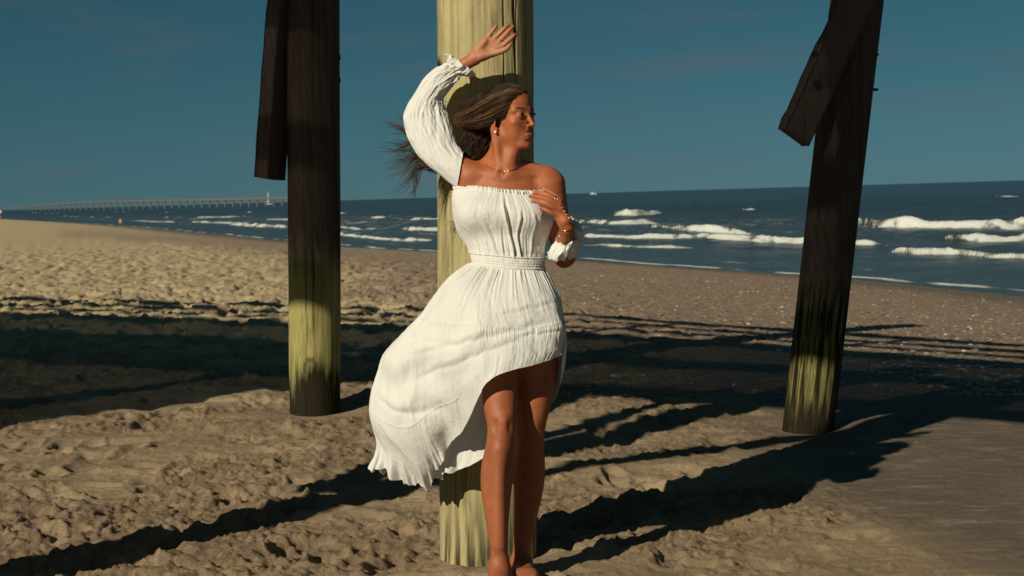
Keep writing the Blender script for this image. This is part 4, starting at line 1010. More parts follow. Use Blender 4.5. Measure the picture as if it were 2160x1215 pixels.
def cloth_mat(name, base=(0.78, 0.775, 0.71), fine=1.0):
    m = NT(name); c = m.n('TexCoord'); mp = m.n('Mapping'); mp.inputs['Scale'].default_value = (150, 16, 1); m.l(c.outputs['UV'], mp.inputs[0])
    n1 = m.noise(mp.outputs[0], 1.0, 5, 0.62, 0.6)
    mp2 = m.n('Mapping'); mp2.inputs['Scale'].default_value = (60, 34, 1); m.l(c.outputs['UV'], mp2.inputs[0]); n2 = m.noise(mp2.outputs[0], 1.0, 4, 0.6, 1.0)
    n3 = m.noise(m.coord('Object', (1, 1, 1)), 17, 4, 0.6, 0.8)
    gate = m.ramp(m.noise(m.coord('Object', (1, 1, 1)), 9, 3, 0.5), [(0.35, 0.15), (0.65, 1.0)])
    nb = m.bump(m.math('MULTIPLY', n1, gate), 0.30 * fine, 0.005); nb = m.bump(n2, 0.30 * fine, 0.006, nb); nb = m.bump(n3, 0.28, 0.012, nb)
    m.set(base, 0.92, nb, **{'Specular IOR Level': 0.1, 'Sheen Weight': 0.08})
    tr = m.n('BsdfTranslucent'); tr.inputs[0].default_value = (*[0.9 * v for v in base], 1); m.l(nb, tr.inputs['Normal'])
    mx = m.n('MixShader'); mx.inputs[0].default_value = 0.11; m.l(m.b.outputs[0], mx.inputs[1]); m.l(tr.outputs[0], mx.inputs[2]); m.l(mx.outputs[0], m.out.inputs[0])
    return m.m
M_GAUZE = cloth_mat('white_gauze')
def cloth(name, G, parent, wrap_u=False, scale_uv=None):
    nv, nu = G.shape[:2]
    lu = np.r_[0, np.cumsum(np.linalg.norm(np.diff(G, axis=1), axis=2).mean(0))]; lv = np.r_[0, np.cumsum(np.linalg.norm(np.diff(G, axis=0), axis=2).mean(1))]
    U, Vv = np.meshgrid(lu, lv)
    o = mesh_obj(name, G.reshape(-1, 3), grid_faces(nu, nv, wrap_u), M_GAUZE, parent)
    set_uv(o, np.stack([U, Vv], -1).reshape(-1, 2)); return o

# ---- bodice: follows the torso, gathered at neckline and waist
NTH, NR = 420, 130
th = np.linspace(0, 2 * np.pi, NTH, endpoint=False)
def ax_pt(py): return P(np.interp(py, [385, 430, 490, 550, 600], [1060, 1060, 1064, 1073, 1080]), py, 5.035)
def torso_r(pys):
    rs = np.linspace(0.04, 0.26, 111); out = []
    for py in pys:
        c = ax_pt(py); dirs = np.stack([np.cos(th), -np.sin(th), 0 * th], 1)
        pp = c + rs[None, :, None] * dirs[:, None, :]
        d = TOR.eval(pp); ins = d < 0.0; last = np.where(ins.any(1), ins.shape[1] - 1 - ins[:, ::-1].argmax(1), 0)
        l2 = np.minimum(last + 1, len(rs) - 1); d0 = d[np.arange(len(th)), last]; d1 = d[np.arange(len(th)), l2]
        r = rs[last] + (rs[1] - rs[0]) * np.clip(d0 / np.minimum(d0 - d1, -1e-6), 0, 1)
        # taut cloth: convex outline of the section
        x, y = r * np.cos(th), r * np.sin(th); hull = np.max(np.stack([np.cos(th[:, None] - th[None, ::6]) * 0 + (x[:, None] * np.cos(th[None, ::6]) + y[:, None] * np.sin(th[None, ::6])) for _ in (0,)], 0)[0], axis=0)
        sup = np.interp(th, np.r_[th[::6], 2 * np.pi], np.r_[hull, hull[0]])
        # radius of the hull along th from its support function
        c_ = np.cos(th[:, None] - th[None, :]); q = np.where(c_ > 0.05, sup[None, :] / np.maximum(c_, 0.05), 9); out.append(np.minimum(q.min(1), r + 0.03))
    return np.array(out)
ys = np.linspace(378, 590, 44); RT = torso_r(ys)
for _ in range(3): RT = np.vstack([RT[:1], (RT[:-2] + 2 * RT[1:-1] + RT[2:]) / 4, RT[-1:]])
for _ in range(2): RT = (np.roll(RT, 2, 1) + np.roll(RT, -2, 1) + 2 * RT) / 4
def tor_ring(py, offs):   # py, offs arrays over th
    r = np.array([np.interp(py[i], ys, RT[:, i]) for i in range(NTH)]) + offs
    c = np.stack([ax_pt(p) for p in py]); return c + np.stack([r * np.cos(th), -r * np.sin(th), 0 * th], 1)
# th = 0 image right, pi/2 towards us, pi image left
sx = np.cos(th); front = np.sin(th)
top_y = 402 + 7.5 * sx - 3.0 * (front > 0) * front * 0 + 2.5 * np.maximum(front, 0)          # neckline height
top_y = np.where(front < -0.2, 398 + 5 * sx, top_y)
band_t = 536 + 7.5 * sx + 1.0 * front; band_b = 560 + 7.5 * sx + 3.5 * front
G = []
frill = np.sin(th * 58 + 2.2 * np.sin(th * 7)) * 0.5 + 0.6 * fbm(th * 16, 0 * th + 3, 3, 511)
for k in range(NR):
    v = k / (NR - 1); py = top_y - 6 + (band_t + 3 - top_y + 6) * v
    g = fbm(th * 13, 0 * th + v * 1.3, 4, 521, 0.6); g2 = fbm(th * 30 + 0.6 * v, 0 * th + v * 2.4, 3, 523)
    near = math.exp(-((v - 0.06) / 0.10) ** 2) + math.exp(-((v - 1.0) / 0.22) ** 2)
    off = 0.008 + 0.011 * math.sin(min(1, v * 1.08) * math.pi) ** 0.8 + 0.004 * sx * (sx < 0) * -1
    off = off + g * 0.0042 * (0.55 + 0.6 * near) + g2 * 0.0022 * (0.4 + 0.8 * near) + 0.004 * fbm(th * 3.2 + v, 0 * th + v * 4.5, 3, 529)
    # the long crease down the front
    for a0, dep, w, s0 in ((1.44, 0.015, 0.040, 0.10), (1.16, 0.010, 0.032, 0.30), (1.98, 0.006, 0.045, 0.45), (0.86, 0.008, 0.030, 0.35), (1.7, 0.005, 0.03, 0.55), (2.45, 0.006, 0.04, 0.5)):
        cpos = a0 - 0.10 * v + 0.05 * math.sin(v * 5 + a0 * 9); off = off - dep * np.exp(-((th - cpos) / w) ** 2) * float(sstep(s0 - 0.1, s0 + 0.25, v)) * (1 - 0.4 * v) + 0.6 * dep * np.exp(-((th - cpos - 2.1 * w) / w) ** 2) * float(sstep(s0 - 0.1, s0 + 0.25, v))
    if v < 0.075: off = off + (frill * 0.0065) * (1 - v / 0.075) + 0.003 * (1 - v / 0.075) - 0.004 * math.exp(-((v - 0.06) / 0.02) ** 2)
    pyy = py + (2.4 * frill * max(0, 1 - v / 0.06))
    G.append(tor_ring(pyy, off))
bod = cloth('dress', np.array(G), person, True)
# ---- smocked waistband
G = []
for k in range(60):
    v = k / 59; py = band_t + (band_b - band_t) * v
    row = abs(math.sin(v * math.pi * 5)); puck = np.sin(th * 130 + 3 * fbm(th * 5, 0 * th + v * 6, 2, 531)) * (0.3 + 0.7 * row)
    off = 0.0075 + 0.0012 * row + 0.0010 * puck + 0.002 * math.sin(v * math.pi) + 0.0012 * fbm(th * 9, 0 * th + v * 3, 2, 533)
    if v < 0.1 or v > 0.9: off = off + 0.0035
    G.append(tor_ring(py, off))
cloth('waistband', np.array(G), bod, True)

# ---- skirt: ribs from waist to hem, from the slit edge across the front, round the windward billow, to the back
def wpt(thv, dy=0.0):
    i = int(round(thv / (2 * np.pi) * NTH)) % NTH; py = np.full(NTH, 0.0) + band_b - 2; return tor_ring(py + dy, np.full(NTH, 0.007))[i]
Rb = [
  (0.10, [(1181, 625, 4.955), (1190, 690, 4.90), (1189, 722, 4.885), (1181, 751, 4.875)]),
  (0.55, [(1165, 630, 4.89), (1176, 690, 4.855), (1168, 730, 4.845), (1150, 762, 4.838)]),
  (1.00, [(1128, 630, 4.855), (1136, 690, 4.83), (1132, 735, 4.818), (1118, 772, 4.81)]),
  (1.40, [(1090, 630, 4.84), (1095, 690, 4.815), (1094, 740, 4.80), (1080, 781, 4.79)]),
  (1.75, [(1050, 630, 4.84), (1052, 700, 4.805), (1050, 755, 4.79), (1038, 798, 4.785)]),
  (2.10, [(1012, 625, 4.85), (1006, 705, 4.815), (1008, 775, 4.81), (1013, 833, 4.83)]),
  (2.35, [(985, 620, 4.865), (962, 700, 4.85), (958, 790, 4.85), (976, 905, 4.91)]),
  (2.60, [(966, 612, 4.89), (925, 690, 4.89), (905, 790, 4.90), (910, 890, 4.94), (938, 957, 5.00)]),
  (2.80, [(952, 604, 4.93), (900, 685, 4.94), (862, 790, 4.95), (860, 900, 4.98), (893, 985, 5.03), (904, 1030, 5.06)]),
  (3.00, [(944, 598, 4.97), (890, 682, 4.99), (828, 775, 5.01), (812, 880, 5.03), (838, 965, 5.06), (850, 1018, 5.09)]),
  (3.15, [(940, 593, 5.02), (888, 672, 5.05), (828, 734, 5.08), (790, 793, 5.10), (779, 845, 5.11), (783, 900, 5.12), (791, 945, 5.13), (776, 986, 5.14)]),
  (3.40, [(946, 600, 5.07), (900, 690, 5.13), (845, 775, 5.18), (812, 870, 5.20), (815, 950, 5.20), (818, 1000, 5.20)]),
  (3.75, [(965, 615, 5.105), (925, 700, 5.17), (885, 800, 5.21), (866, 900, 5.20), (866, 985, 5.19), (872, 1012, 5.18)]),
  (4.20, [(1005, 630, 5.115), (985, 720, 5.105), (955, 830, 5.085), (935, 920, 5.07), (925, 985, 5.06), (922, 1006, 5.055)]),
  (4.80, [(1070, 640, 5.115), (1062, 730, 5.10), (1040, 840, 5.07), (1022, 920, 5.045), (1014, 969, 5.03)]),
  (5.40, [(1130, 640, 5.105), (1140, 730, 5.09), (1125, 830, 5.07), (1100, 915, 5.06)]),
  (5.95, [(1172, 630, 5.06), (1188, 700, 5.04), (1189, 770, 5.02), (1172, 840, 5.01)]),
  (6.18, [(1181, 627, 4.985), (1191, 690, 4.945), (1190, 725, 4.93), (1186, 755, 4.92)]),
]
NV, NU = 260, 760
ribs = []
for tv, pts in Rb:
    q = [wpt(tv)] + [P(*p) for p in pts]; ribs.append(catmull(q, NV))
ribs = np.array(ribs)                               # (k, NV, 3)
S = cat_rows(ribs, NU).transpose(1, 0, 2)            # (NV, NU, 3)
uu = np.linspace(0, len(Rb) - 1, NU)[None, :].repeat(NV, 0); vv = np.linspace(0, 1, NV)[:, None].repeat(NU, 1)
Nn = normals(S)
# outward: away from the body axis
axis_c = np.array(P(1075, 640, 5.0)); sgn = np.sign(((S - S.mean((0, 1))) * Nn).sum(-1).mean()); Nn = Nn * (1 if sgn > 0 else -1)
lenr = np.linalg.norm(np.diff(ribs, axis=1), axis=2).sum(1); LV = np.interp(uu[0], np.arange(len(Rb)), lenr)[None, :] * vv     # metres below the waist
arc = np.r_[0, np.cumsum(np.linalg.norm(np.diff(S[NV // 3], axis=0), axis=1))][None, :].repeat(NV, 0)
loose = sstep(3.0, 6.0, uu) * sstep(16.5, 14.0, uu)
D = 0.0070 * fbm(uu * 4.6, LV * 2.2, 4, 541, 0.55) * np.exp(-(LV / 0.13) ** 2) + 0.0042 * fbm(uu * 11, LV * 4, 3, 543) * np.exp(-(LV / 0.10) ** 2)
rid = lambda a, b, sd: 1 - 2 * np.abs(fbm(a, b, 3, sd))
D += (0.022 * fbm(uu * 0.42 + 0.6 * LV, LV * 2.6, 3, 551) + 0.007 * (rid(uu * 0.9 + 1.3 * LV, LV * 2.2, 553) - 0.45)) * sstep(0.05, 0.34, LV) * (0.12 + 0.95 * loose)
# a swag folded over itself across the billow, and smaller ones beside it
def swag(ua, la, ub, lb, amp, w):
    t = np.clip((uu - ua) / (ub - ua), 0, 1); ln_ = la + (lb - la) * t + 0.02 * np.sin(uu * 2.3); s_ = LV - ln_; on = sstep(0, 0.2, (uu - ua) / (ub - ua)) * sstep(1.0, 0.75, (uu - ua) / (ub - ua))
    return amp * on * (np.exp(-((s_ + 0.6 * w) / (w * 1.3)) ** 2) - 0.8 * np.exp(-((s_ - 0.7 * w) / w) ** 2))
D += swag(3.2, 0.25, 11.6, 0.58, 0.011, 0.045) + swag(4.6, 0.36, 9.6, 0.53, 0.005, 0.035) + swag(5.4, 0.26, 9.0, 0.33, 0.004, 0.03) + swag(6.2, 0.52, 8.4, 0.62, 0.007, 0.03)
D += 0.0024 * fbm(uu * 4 + LV * 9, LV * 11, 4, 557, 0.6) * sstep(0.05, 0.2, LV)
def crease(ua, la, ub, lb, amp, w, sag=0.03):
    t = (uu - ua) / (ub - ua); on = sstep(0, 0.25, t) * sstep(1.0, 0.7, t); ln_ = la + (lb - la) * np.clip(t, 0, 1) - sag * np.sin(np.clip(t, 0, 1) * np.pi) + 0.004 * fbm(uu * 3, 0 * uu, 2, 591); s_ = LV - ln_
    return 0.6 * amp * on * (np.exp(-((s_ + w) / (1.2 * w)) ** 2) - 0.9 * np.exp(-((s_ - 0.5 * w) / (0.7 * w)) ** 2))
D += crease(0.8, 0.20, 9.0, 0.44, 0.0048, 0.014) + crease(2.2, 0.255, 8.6, 0.53, 0.0048, 0.015) + crease(0.3, 0.15, 4.6, 0.22, 0.0030, 0.011, 0.015) + crease(5.0, 0.30, 10.2, 0.34, 0.0050, 0.016, -0.02) + crease(6.4, 0.56, 9.8, 0.60, 0.0060, 0.016, -0.02) + crease(0.2, 0.26, 3.6, 0.275, 0.0035, 0.009, 0.01)
# drag lines pulled from the slit across the thigh
D += 0.0050 * (rid(uu * 0.30, LV * 13 + uu * 0.6, 561) - 0.4) * sstep(4.5, 1.5, uu) * sstep(0.12, 0.25, LV)
# tier seams with gathers hanging from them
for seam, wdt in ((np.interp(uu, [0, 3, 5, 7, 9, 10, 12, 17], [0.225, 0.245, 0.25, 0.27, 0.28, 0.28, 0.28, 0.28]), 0.05), (np.interp(uu, [0, 5, 6, 8, 10, 12, 14, 17], [9, 9, 0.52, 0.66, 0.68, 0.66, 0.62, 9]), 0.06)):
    below = sstep(seam - 0.002, seam + 0.006, LV) * np.exp(-(np.maximum(LV - seam, 0) / wdt) ** 2)
    D += 0.0013 * np.exp(-((LV - seam) / 0.004) ** 2) + 0.0026 * below * fbm(uu * 16, LV * 5, 3, 571)
# flared, fluttering hem on the windward side
hemL = np.interp(uu[0], np.arange(len(Rb)), lenr)[None, :] - LV
fl = np.exp(-(hemL / 0.075) ** 2) * sstep(5.6, 7.4, uu) * sstep(14.5, 12.5, uu)
D += 0.042 * fl * (fbm(uu * 2.4, LV * 2, 3, 581) * 1.5 + 0.3 * np.sin(uu * 7.0))
D *= sstep(0.0, 0.02, LV) * 0.999 + 0.001
S2 = S + Nn * D[..., None]
S2[..., 2] += 0.022 * fl * fbm(uu * 4.1, 0 * uu, 3, 587) - 0.012 * np.exp(-(hemL / 0.012) ** 2) * 0
skirt = cloth('skirt', S2, bod)

# ---- sleeves
def sleeve(name, rings, nu, nv, disp, parent):
    """rings: (centre pixel+depth, half-vector pixel (+depth), cross half-vector pixel (+depth))"""
    K = []
    a = np.linspace(0, 2 * np.pi, nu, endpoint=False)
    for c, h, b in rings:
        C = P(*c); hv = P(c[0] + h[0], c[1] + h[1], c[2] + h[2]) - C; bv = P(c[0] + b[0], c[1] + b[1], c[2] + b[2]) - C
        K.append(C + np.cos(a)[:, None] * hv + np.sin(a)[:, None] * bv)
    Gs = cat_rows(np.array(K), nv)
    n = normals(Gs, True); ctr = Gs.mean(1, keepdims=True); n = n * np.where(((Gs - ctr) * n).sum(-1).mean() > 0, 1, -1)
    A, V = np.meshgrid(a, np.linspace(0, 1, nv)); Gs = Gs + n * disp(A, V)[..., None]
    return cloth(name, Gs, parent, True)
pairs = [((964, 398), (977, 320), 5.045, .054), ((932, 372), (974, 318), 5.055, .056), ((890, 338), (963, 300), 5.075, .058), ((864, 297), (955, 274), 5.095, .058),
         ((851, 254), (945, 243), 5.11, .056), ((858, 226), (936, 222), 5.115, .052), ((876, 196), (936, 207), 5.11, .048), ((895, 166), (946, 193), 5.10, .044),
         ((915, 148), (956, 180), 5.09, .038), ((936, 139), (966, 166), 5.08, .025), ((945, 133), (974, 160), 5.075, .024), ((944, 122), (990, 160), 5.075, .036), ((944, 112), (1000, 152), 5.075, .044)]
rings = []
for o, i, d, dep in pairs:
    rings.append((((o[0] + i[0]) / 2, (o[1] + i[1]) / 2, d), ((i[0] - o[0]) / 2, (i[1] - o[1]) / 2, 0.0), (0, 0, -dep)))
def disp_r(A, V):
    ca = np.cos(A)
    cuff = np.exp(-((V - 0.79) / 0.13) ** 2)
    d = 0.0060 * fbm(A * 4.5, V * 5, 4, 601, 0.6) * (0.35 + 1.2 * cuff) + 0.0035 * fbm(A * 10, V * 7, 3, 603) * (0.2 + cuff)
    d += 0.0075 * (1 - 2 * np.abs(fbm(A * 2.6 + V * 3, V * 6, 3, 607)) - 0.45) * (0.5 + 0.5 * cuff)
    d += 0.0045 * fbm(A * 2.0, V * 44, 3, 611) * np.exp(-((V - 0.42) / 0.12) ** 2) * sstep(0.1, 0.9, ca)          # crushed inside the elbow
    d += 0.0042 * np.sin(A * 30 + 2 * fbm(A * 3, V * 9, 2, 613)) * sstep(-0.2, 0.5, np.sin(V * 75)) * np.exp(-((V - 0.36) / 0.16) ** 2) * sstep(-0.3, 0.4, np.sin(A)) * 0.45
    d += 0.005 * np.sin(A * 9 + 1.0) * sstep(0.86, 1.0, V) + 0.006 * fbm(A * 3, V, 3, 617) * sstep(0.84, 1.0, V)   # ruffle
    d += 0.016 * np.exp(-((np.abs(A - np.pi) - 0.0) / 0.35) ** 2) * sstep(0.9, 1.0, V)                            # the lifted flap of the ruffle
    return d
slv = sleeve('sleeve', rings, 200, 260, disp_r, bod)
rings = [((1187, 541, 5.035), (27, -2, 0.02), (2, 6, -0.062)), ((1190, 528, 5.02), (32, -10, 0.03), (1, 20, -0.075)), ((1193, 508, 5.00), (35, -24, 0.03), (0, 32, -0.078)),
         ((1195, 496, 4.985), (27, -21, 0.03), (2, 34, -0.080)), ((1196, 489, 4.98), (17, -16, 0.025), (3, 31, -0.075)), ((1197, 486, 4.98), (15, -15, 0.025), (3, 27, -0.07))]
def disp_l(A, V):
    return 0.006 * fbm(A * 5, V * 3, 4, 621, 0.6) + 0.009 * (1 - 2 * np.abs(fbm(A * 2.2, V * 2.2, 3, 623)) - 0.45) + 0.005 * np.sin(A * 15 + 3 * fbm(A, V * 3, 2, 627)) * sstep(0.7, 1.0, V) + 0.004 * fbm(A * 9, V * 4, 2, 629)
sleeve('sleeve', rings, 160, 110, disp_l, bod)
# ------------------------------------------------------------------ hair
def surf_d(pxs, pys, d0=4.72, d1=5.25, n=220):
    """depth at which the pixel rays meet the body (nan where they miss)"""
    dd = np.linspace(d0, d1, n); out = []
    for x, y in zip(pxs, pys):
        pp = np.array([P(x, y, d) for d in dd]); v = B.eval(pp) < 0
        out.append(dd[v.argmax()] if v.any() else np.nan)
    return np.array(out)
def tubes(name, ST, RAD, colr, mat, parent, sides=3):
    """ST (N,n,3) strands, RAD (N,n) radii, colr (N,n,3)"""
    N, n = ST.shape[:2]; T = np.gradient(ST, axis=1); T /= np.linalg.norm(T, axis=-1, keepdims=True) + 1e-9
    ref = np.array([0.31, 0.2, 0.93]); e1 = np.cross(T, ref); e1 /= np.linalg.norm(e1, axis=-1, keepdims=True) + 1e-9; e2 = np.cross(T, e1)
    V = np.stack([ST + RAD[..., None] * (math.cos(a) * e1 + math.sin(a) * e2) for a in np.arange(sides) * 2 * np.pi / sides], 2)   # N,n,sides,3
    f = grid_faces(sides, n, True); Fs = (f[None] + (np.arange(N) * n * sides)[:, None, None]).reshape(-1, 4)
    o = mesh_obj(name, V.reshape(-1, 3), Fs, mat, parent); cattr(o, 'tint', np.repeat(colr[:, :, None], sides, 2).reshape(-1, 3)); return o
m = NT('hair'); M_HAIR = m.set(m.attr('tint').outputs['Color'], 0.38, None, **{'Specular IOR Level': 0.28})
m = NT('hair_under'); cz = m.coord('Object', (40, 40, 40)); M_HAIRU = m.set(m.ramp(m.noise(cz, 1.0, 4, 0.6), [(0.35, (0.010, 0.006, 0.004)), (0.7, (0.024, 0.014, 0.009))]), 0.6)  # dark under-hair; its near-black also stands in for shadow behind the neck
HM = Sdf()
def hmell(c, r, k=0.02, op='u'): HM.ell(hl(*c), np.array(r) * hs, HR, k, op)
hmell((0, 0.022, 0.032), (0.0765, 0.090, 0.0800)); hmell((0, -0.016, 0.050), (0.060, 0.058, 0.050), 0.02)
hmell((-0.030, 0.050, 0.010), (0.050, 0.060, 0.060), 0.03)
HM.cap(P(1000, 228, 5.055), P(978, 248, 5.075), 0.034, 0.018, 0.03)
hmell((0, -0.112, -0.055), (0.085, 0.086, 0.110), 0.012, 's')            # face opening
hmell((-0.085, -0.035, -0.045), (0.030, 0.070, 0.062), 0.010, 's'); hmell((0.085, -0.035, -0.045), (0.030, 0.070, 0.062), 0.010, 's')
HM.chain([P(1015, 255, 5.10), P(1000, 295, 5.105), P(985, 325, 5.11)], [0.045, 0.042, 0.026], 0.03)
HV, HF = surface(HM, HEAD_C - 0.22, HEAD_C + 0.20, 0.003)
hair = mesh_obj('hair', HV, HF, M_HAIRU, person)
hair['label'] = 'long brown hair with blonde streaks blown back by the wind'
rg = np.random.default_rng(17)
# top layer: swept from the hairline back over the head to a lit, tapering end
gtop = [(1112, 196), (1096, 183), (1058, 179), (1019, 198), (990, 224), (964, 250)]
gmid = [(1100, 197), (1076, 196), (1046, 206), (1014, 224), (986, 242), (960, 256)]
glow = [(1071, 232), (1056, 240), (1036, 252), (1010, 260), (986, 262), (970, 263)]
def fit_d(g, tail):
    d = surf_d([p[0] for p in g], [p[1] for p in g]); out = []
    last = None
    for i, p in enumerate(g):
        q = d[i] if not np.isnan(d[i]) else None
        if i >= len(g) - len(tail): q = tail[i - (len(g) - len(tail))]
        elif q is None: q = (last or 5.0) + 0.02
        out.append((p[0], p[1], q - (0.003 if i == 0 else 0.010))); last = q
    return catmull([P(*p) for p in out], 26)
GT, GM, GL = fit_d(gtop, [5.02, 5.05, 5.075]), fit_d(gmid, [5.0, 5.03, 5.06]), fit_d(glow, [5.0, 5.03, 5.055])
N = 2600; q = rg.random(N) ** 0.85 * 1.16 - 0.12
def blend3(q):
    a = (1 - q) * (1 - 2 * q); b = 4 * q * (1 - q); c = q * (2 * q - 1)
    return a[:, None, None] * GL + b[:, None, None] * GM + c[:, None, None] * GT
ST = blend3(q); n = ST.shape[1]; t = np.linspace(0, 1, n)[None, :, None]
ST = ST + rg.normal(0, 1, (N, 1, 3)) * [0.0045, 0.006, 0.0035] * (0.25 + 0.9 * t) + rg.normal(0, 1, (N, 1, 3)) * 0.007 * t ** 3
wv = rg.uniform(0, 6.28, (N, 1, 1)); ST[..., 2:3] += 0.0022 * np.sin(wv + t * rg.uniform(4, 9, (N, 1, 1))) * t
start = 0.30 * rg.random(N) ** 2.2; ln = rg.uniform(0.55, 1.03, N) ** 0.7
idx = np.clip((start[:, None] + (ln - start)[:, None] * np.linspace(0, 1, 16)[None]), 0, 1) * (n - 1)
i0 = np.minimum(idx.astype(int), n - 2); fr = (idx - i0)[..., None]; ar = np.arange(N)[:, None]
ST = ST[ar, i0] * (1 - fr) + ST[ar, i0 + 1] * fr
tt = np.linspace(0, 1, 16)[None, :]
RAD = 0.00085 * (1 - 0.75 * tt ** 2) * rg.uniform(0.6, 1.25, (N, 1))
streak = vnoise(q * 26, 0 * q + 3, 701) * 0.7 + 0.3 * rg.random(N); q = np.clip(q, 0, 1); bl = sstep(0.52, 0.80, streak) * (0.35 + 0.65 * sstep(1.0, 0.3, q))
cA = np.array([0.046, 0.023, 0.012]); cB = np.array([0.33, 0.185, 0.080])
colr = cA + (bl[:, None, None] * (0.25 + 0.75 * tt[..., None] ** 0.7)) * (cB - cA); colr = colr * rg.uniform(0.7, 1.25, (N, 1, 1))
tubes('hair_strands', ST, RAD, colr, M_HAIR, hair)
# back layer: falls behind the neck, then blown out behind the raised arm
def flow(N, waypoints, n, r0, colrng, seed, curl=0.01, name='hair_strands', trim=(0.8, 1.0)):
    r = np.random.default_rng(seed); out = np.empty((N, n, 3))
    for i in range(N):
        sh = r.normal(0, 1); pts = []
        for (x, y, d, sx, sy, sd, cor) in waypoints:
            pts.append(P(x + sx * r.normal(), y + sy * (cor * sh + (1 - cor) * r.normal()), d + sd * r.normal()))
        c = catmull(pts, 60); L = int(59 * min(1.0, r.uniform(*trim))); ii = np.linspace(0, L, n); a = ii.astype(int); f = (ii - a)[:, None]
        c = c[a] * (1 - f) + c[np.minimum(a + 1, 59)] * f
        s = np.linspace(0, 1, n)[:, None]; ph = r.uniform(0, 6.28, 3)
        out[i] = c + curl * r.normal(0, 1, 3) * s ** 2 * np.sin(s * r.uniform(3, 8) + ph)
    tt = np.linspace(0, 1, n)[None, :]; R_ = r0 * (1 - 0.7 * tt ** 1.5) * r.uniform(0.6, 1.3, (N, 1))
    c0, c1 = np.array(colrng[0]), np.array(colrng[1]); mixv = r.random((N, 1, 1)) ** 1.6
    return tubes(name, out, R_, np.repeat(c0 + (c1 - c0) * mixv, n, 1), M_HAIR, hair)
dk_, md_ = (0.030, 0.017, 0.012), (0.11, 0.060, 0.036)
flow(1700, [(1024, 250, 5.085, 14, 10, .010, .6), (1008, 285, 5.075, 14, 15, .012, .6), (988, 322, 5.095, 12, 12, .010, .5), (960, 345, 5.105, 12, 12, .006, .5)], 14, 0.0009, (dk_, md_), 21, 0.006)
# clumped wind-blown ends left of the sleeve: one lock per clump
rl = random.Random(5)
lock_ends = [(838, 236), (822, 262), (806, 262), (815, 300), (800, 318), (812, 345), (806, 352), (820, 372), (835, 400), (866, 408), (850, 330), (846, 300), (838, 285), (860, 395), (828, 330), (842, 262), (880, 415), (818, 318), (832, 355), (848, 375)]
for k, (ex, ey) in enumerate(lock_ends):
    ex -= 6; ey += (ey - 325) * 0.06
    my = 318 + (ey - 330) * 0.42 + rl.uniform(-10, 10); mx = 885 + rl.uniform(-12, 8)
    flow(20, [(1005, 285, 5.09, 8, 10, .006, .5), (965, 330, 5.105, 6, 8, .004, .5), (925, 345 + (ey - 330) * 0.12, 5.115, 5, 7, .004, .5), (mx, my, 5.12, 3, 4, .005, .7),
              ((mx + ex) / 2 + rl.uniform(-6, 6), (my + ey) / 2 + rl.uniform(-9, 9), 5.125, 2.5, 3.5, .006, .7), (ex, ey, 5.13, 3.5, 4, .008, .6)], 22, 0.0014, (dk_, (0.13, 0.075, 0.045)), 100 + k, 0.008, trim=(0.74, 1.04))
# strays: across the pile, below the arm, and at the mouth
flow(14, [(1012, 212, 5.0, 10, 6, .01, .3), (975, 216, 5.04, 8, 5, .01, .5), (945, 222, 5.06, 8, 8, .01, .5), (930, 212, 5.07, 8, 12, .01, .5)], 14, 0.0006, (dk_, md_), 31, 0.01)
flow(40, [(940, 360, 5.10, 4, 5, .004, .5), (930, 380, 5.105, 4, 5, .004, .5), (935, 398, 5.11, 6, 6, .004, .5), (952, 410, 5.11, 8, 8, .004, .5)], 14, 0.0008, (dk_, md_), 33, 0.012)
flow(26, [(975, 440, 5.12, 4, 5, .003, .5), (962, 470, 5.12, 4, 8, .003, .5), (958, 486, 5.12, 5, 8, .003, .5), (952, 500, 5.12, 8, 6, .003, .5)], 12, 0.0008, (dk_, md_), 35, 0.010)
flow(5, [(976, 462, 5.12, 2, 3, .003, .5), (950, 468, 5.12, 4, 3, .003, .5), (934, 470, 5.12, 4, 4, .003, .5)], 10, 0.0007, (dk_, md_), 36, 0.004)
flow(3, [(1120, 262, 4.99, 1, 1, .002, .5), (1127, 285, 4.965, 1, 1, .002, .5), (1131, 293, 4.96, 1, 1, .002, .5), (1129, 301, 4.96, 1.5, 1, .002, .5)], 10, 0.0005, (dk_, dk_), 37, 0.002)
# lashes
for e, s in zip(EYE, (-1, 1)):
    pts = []
    for a in np.linspace(-1, 1, 15):
        rt = hl(e[0] + 0.0100 * a, e[1] - 0.0130 + 0.0045 * a * a, 0.0040 - 0.0034 * a * a); tip = rt + HR @ np.array([0.003 * a, -0.006, 0.0035]) * hs
        pts.append(catmull([rt, (rt + tip) / 2 - [0, 0, 0.0006], tip], 6))
    tubes('eyelashes', np.array(pts), np.tile(np.linspace(0.0006, 0.0002, 6), (15, 1)), np.full((15, 6, 3), 0.01), M_HAIR, person)

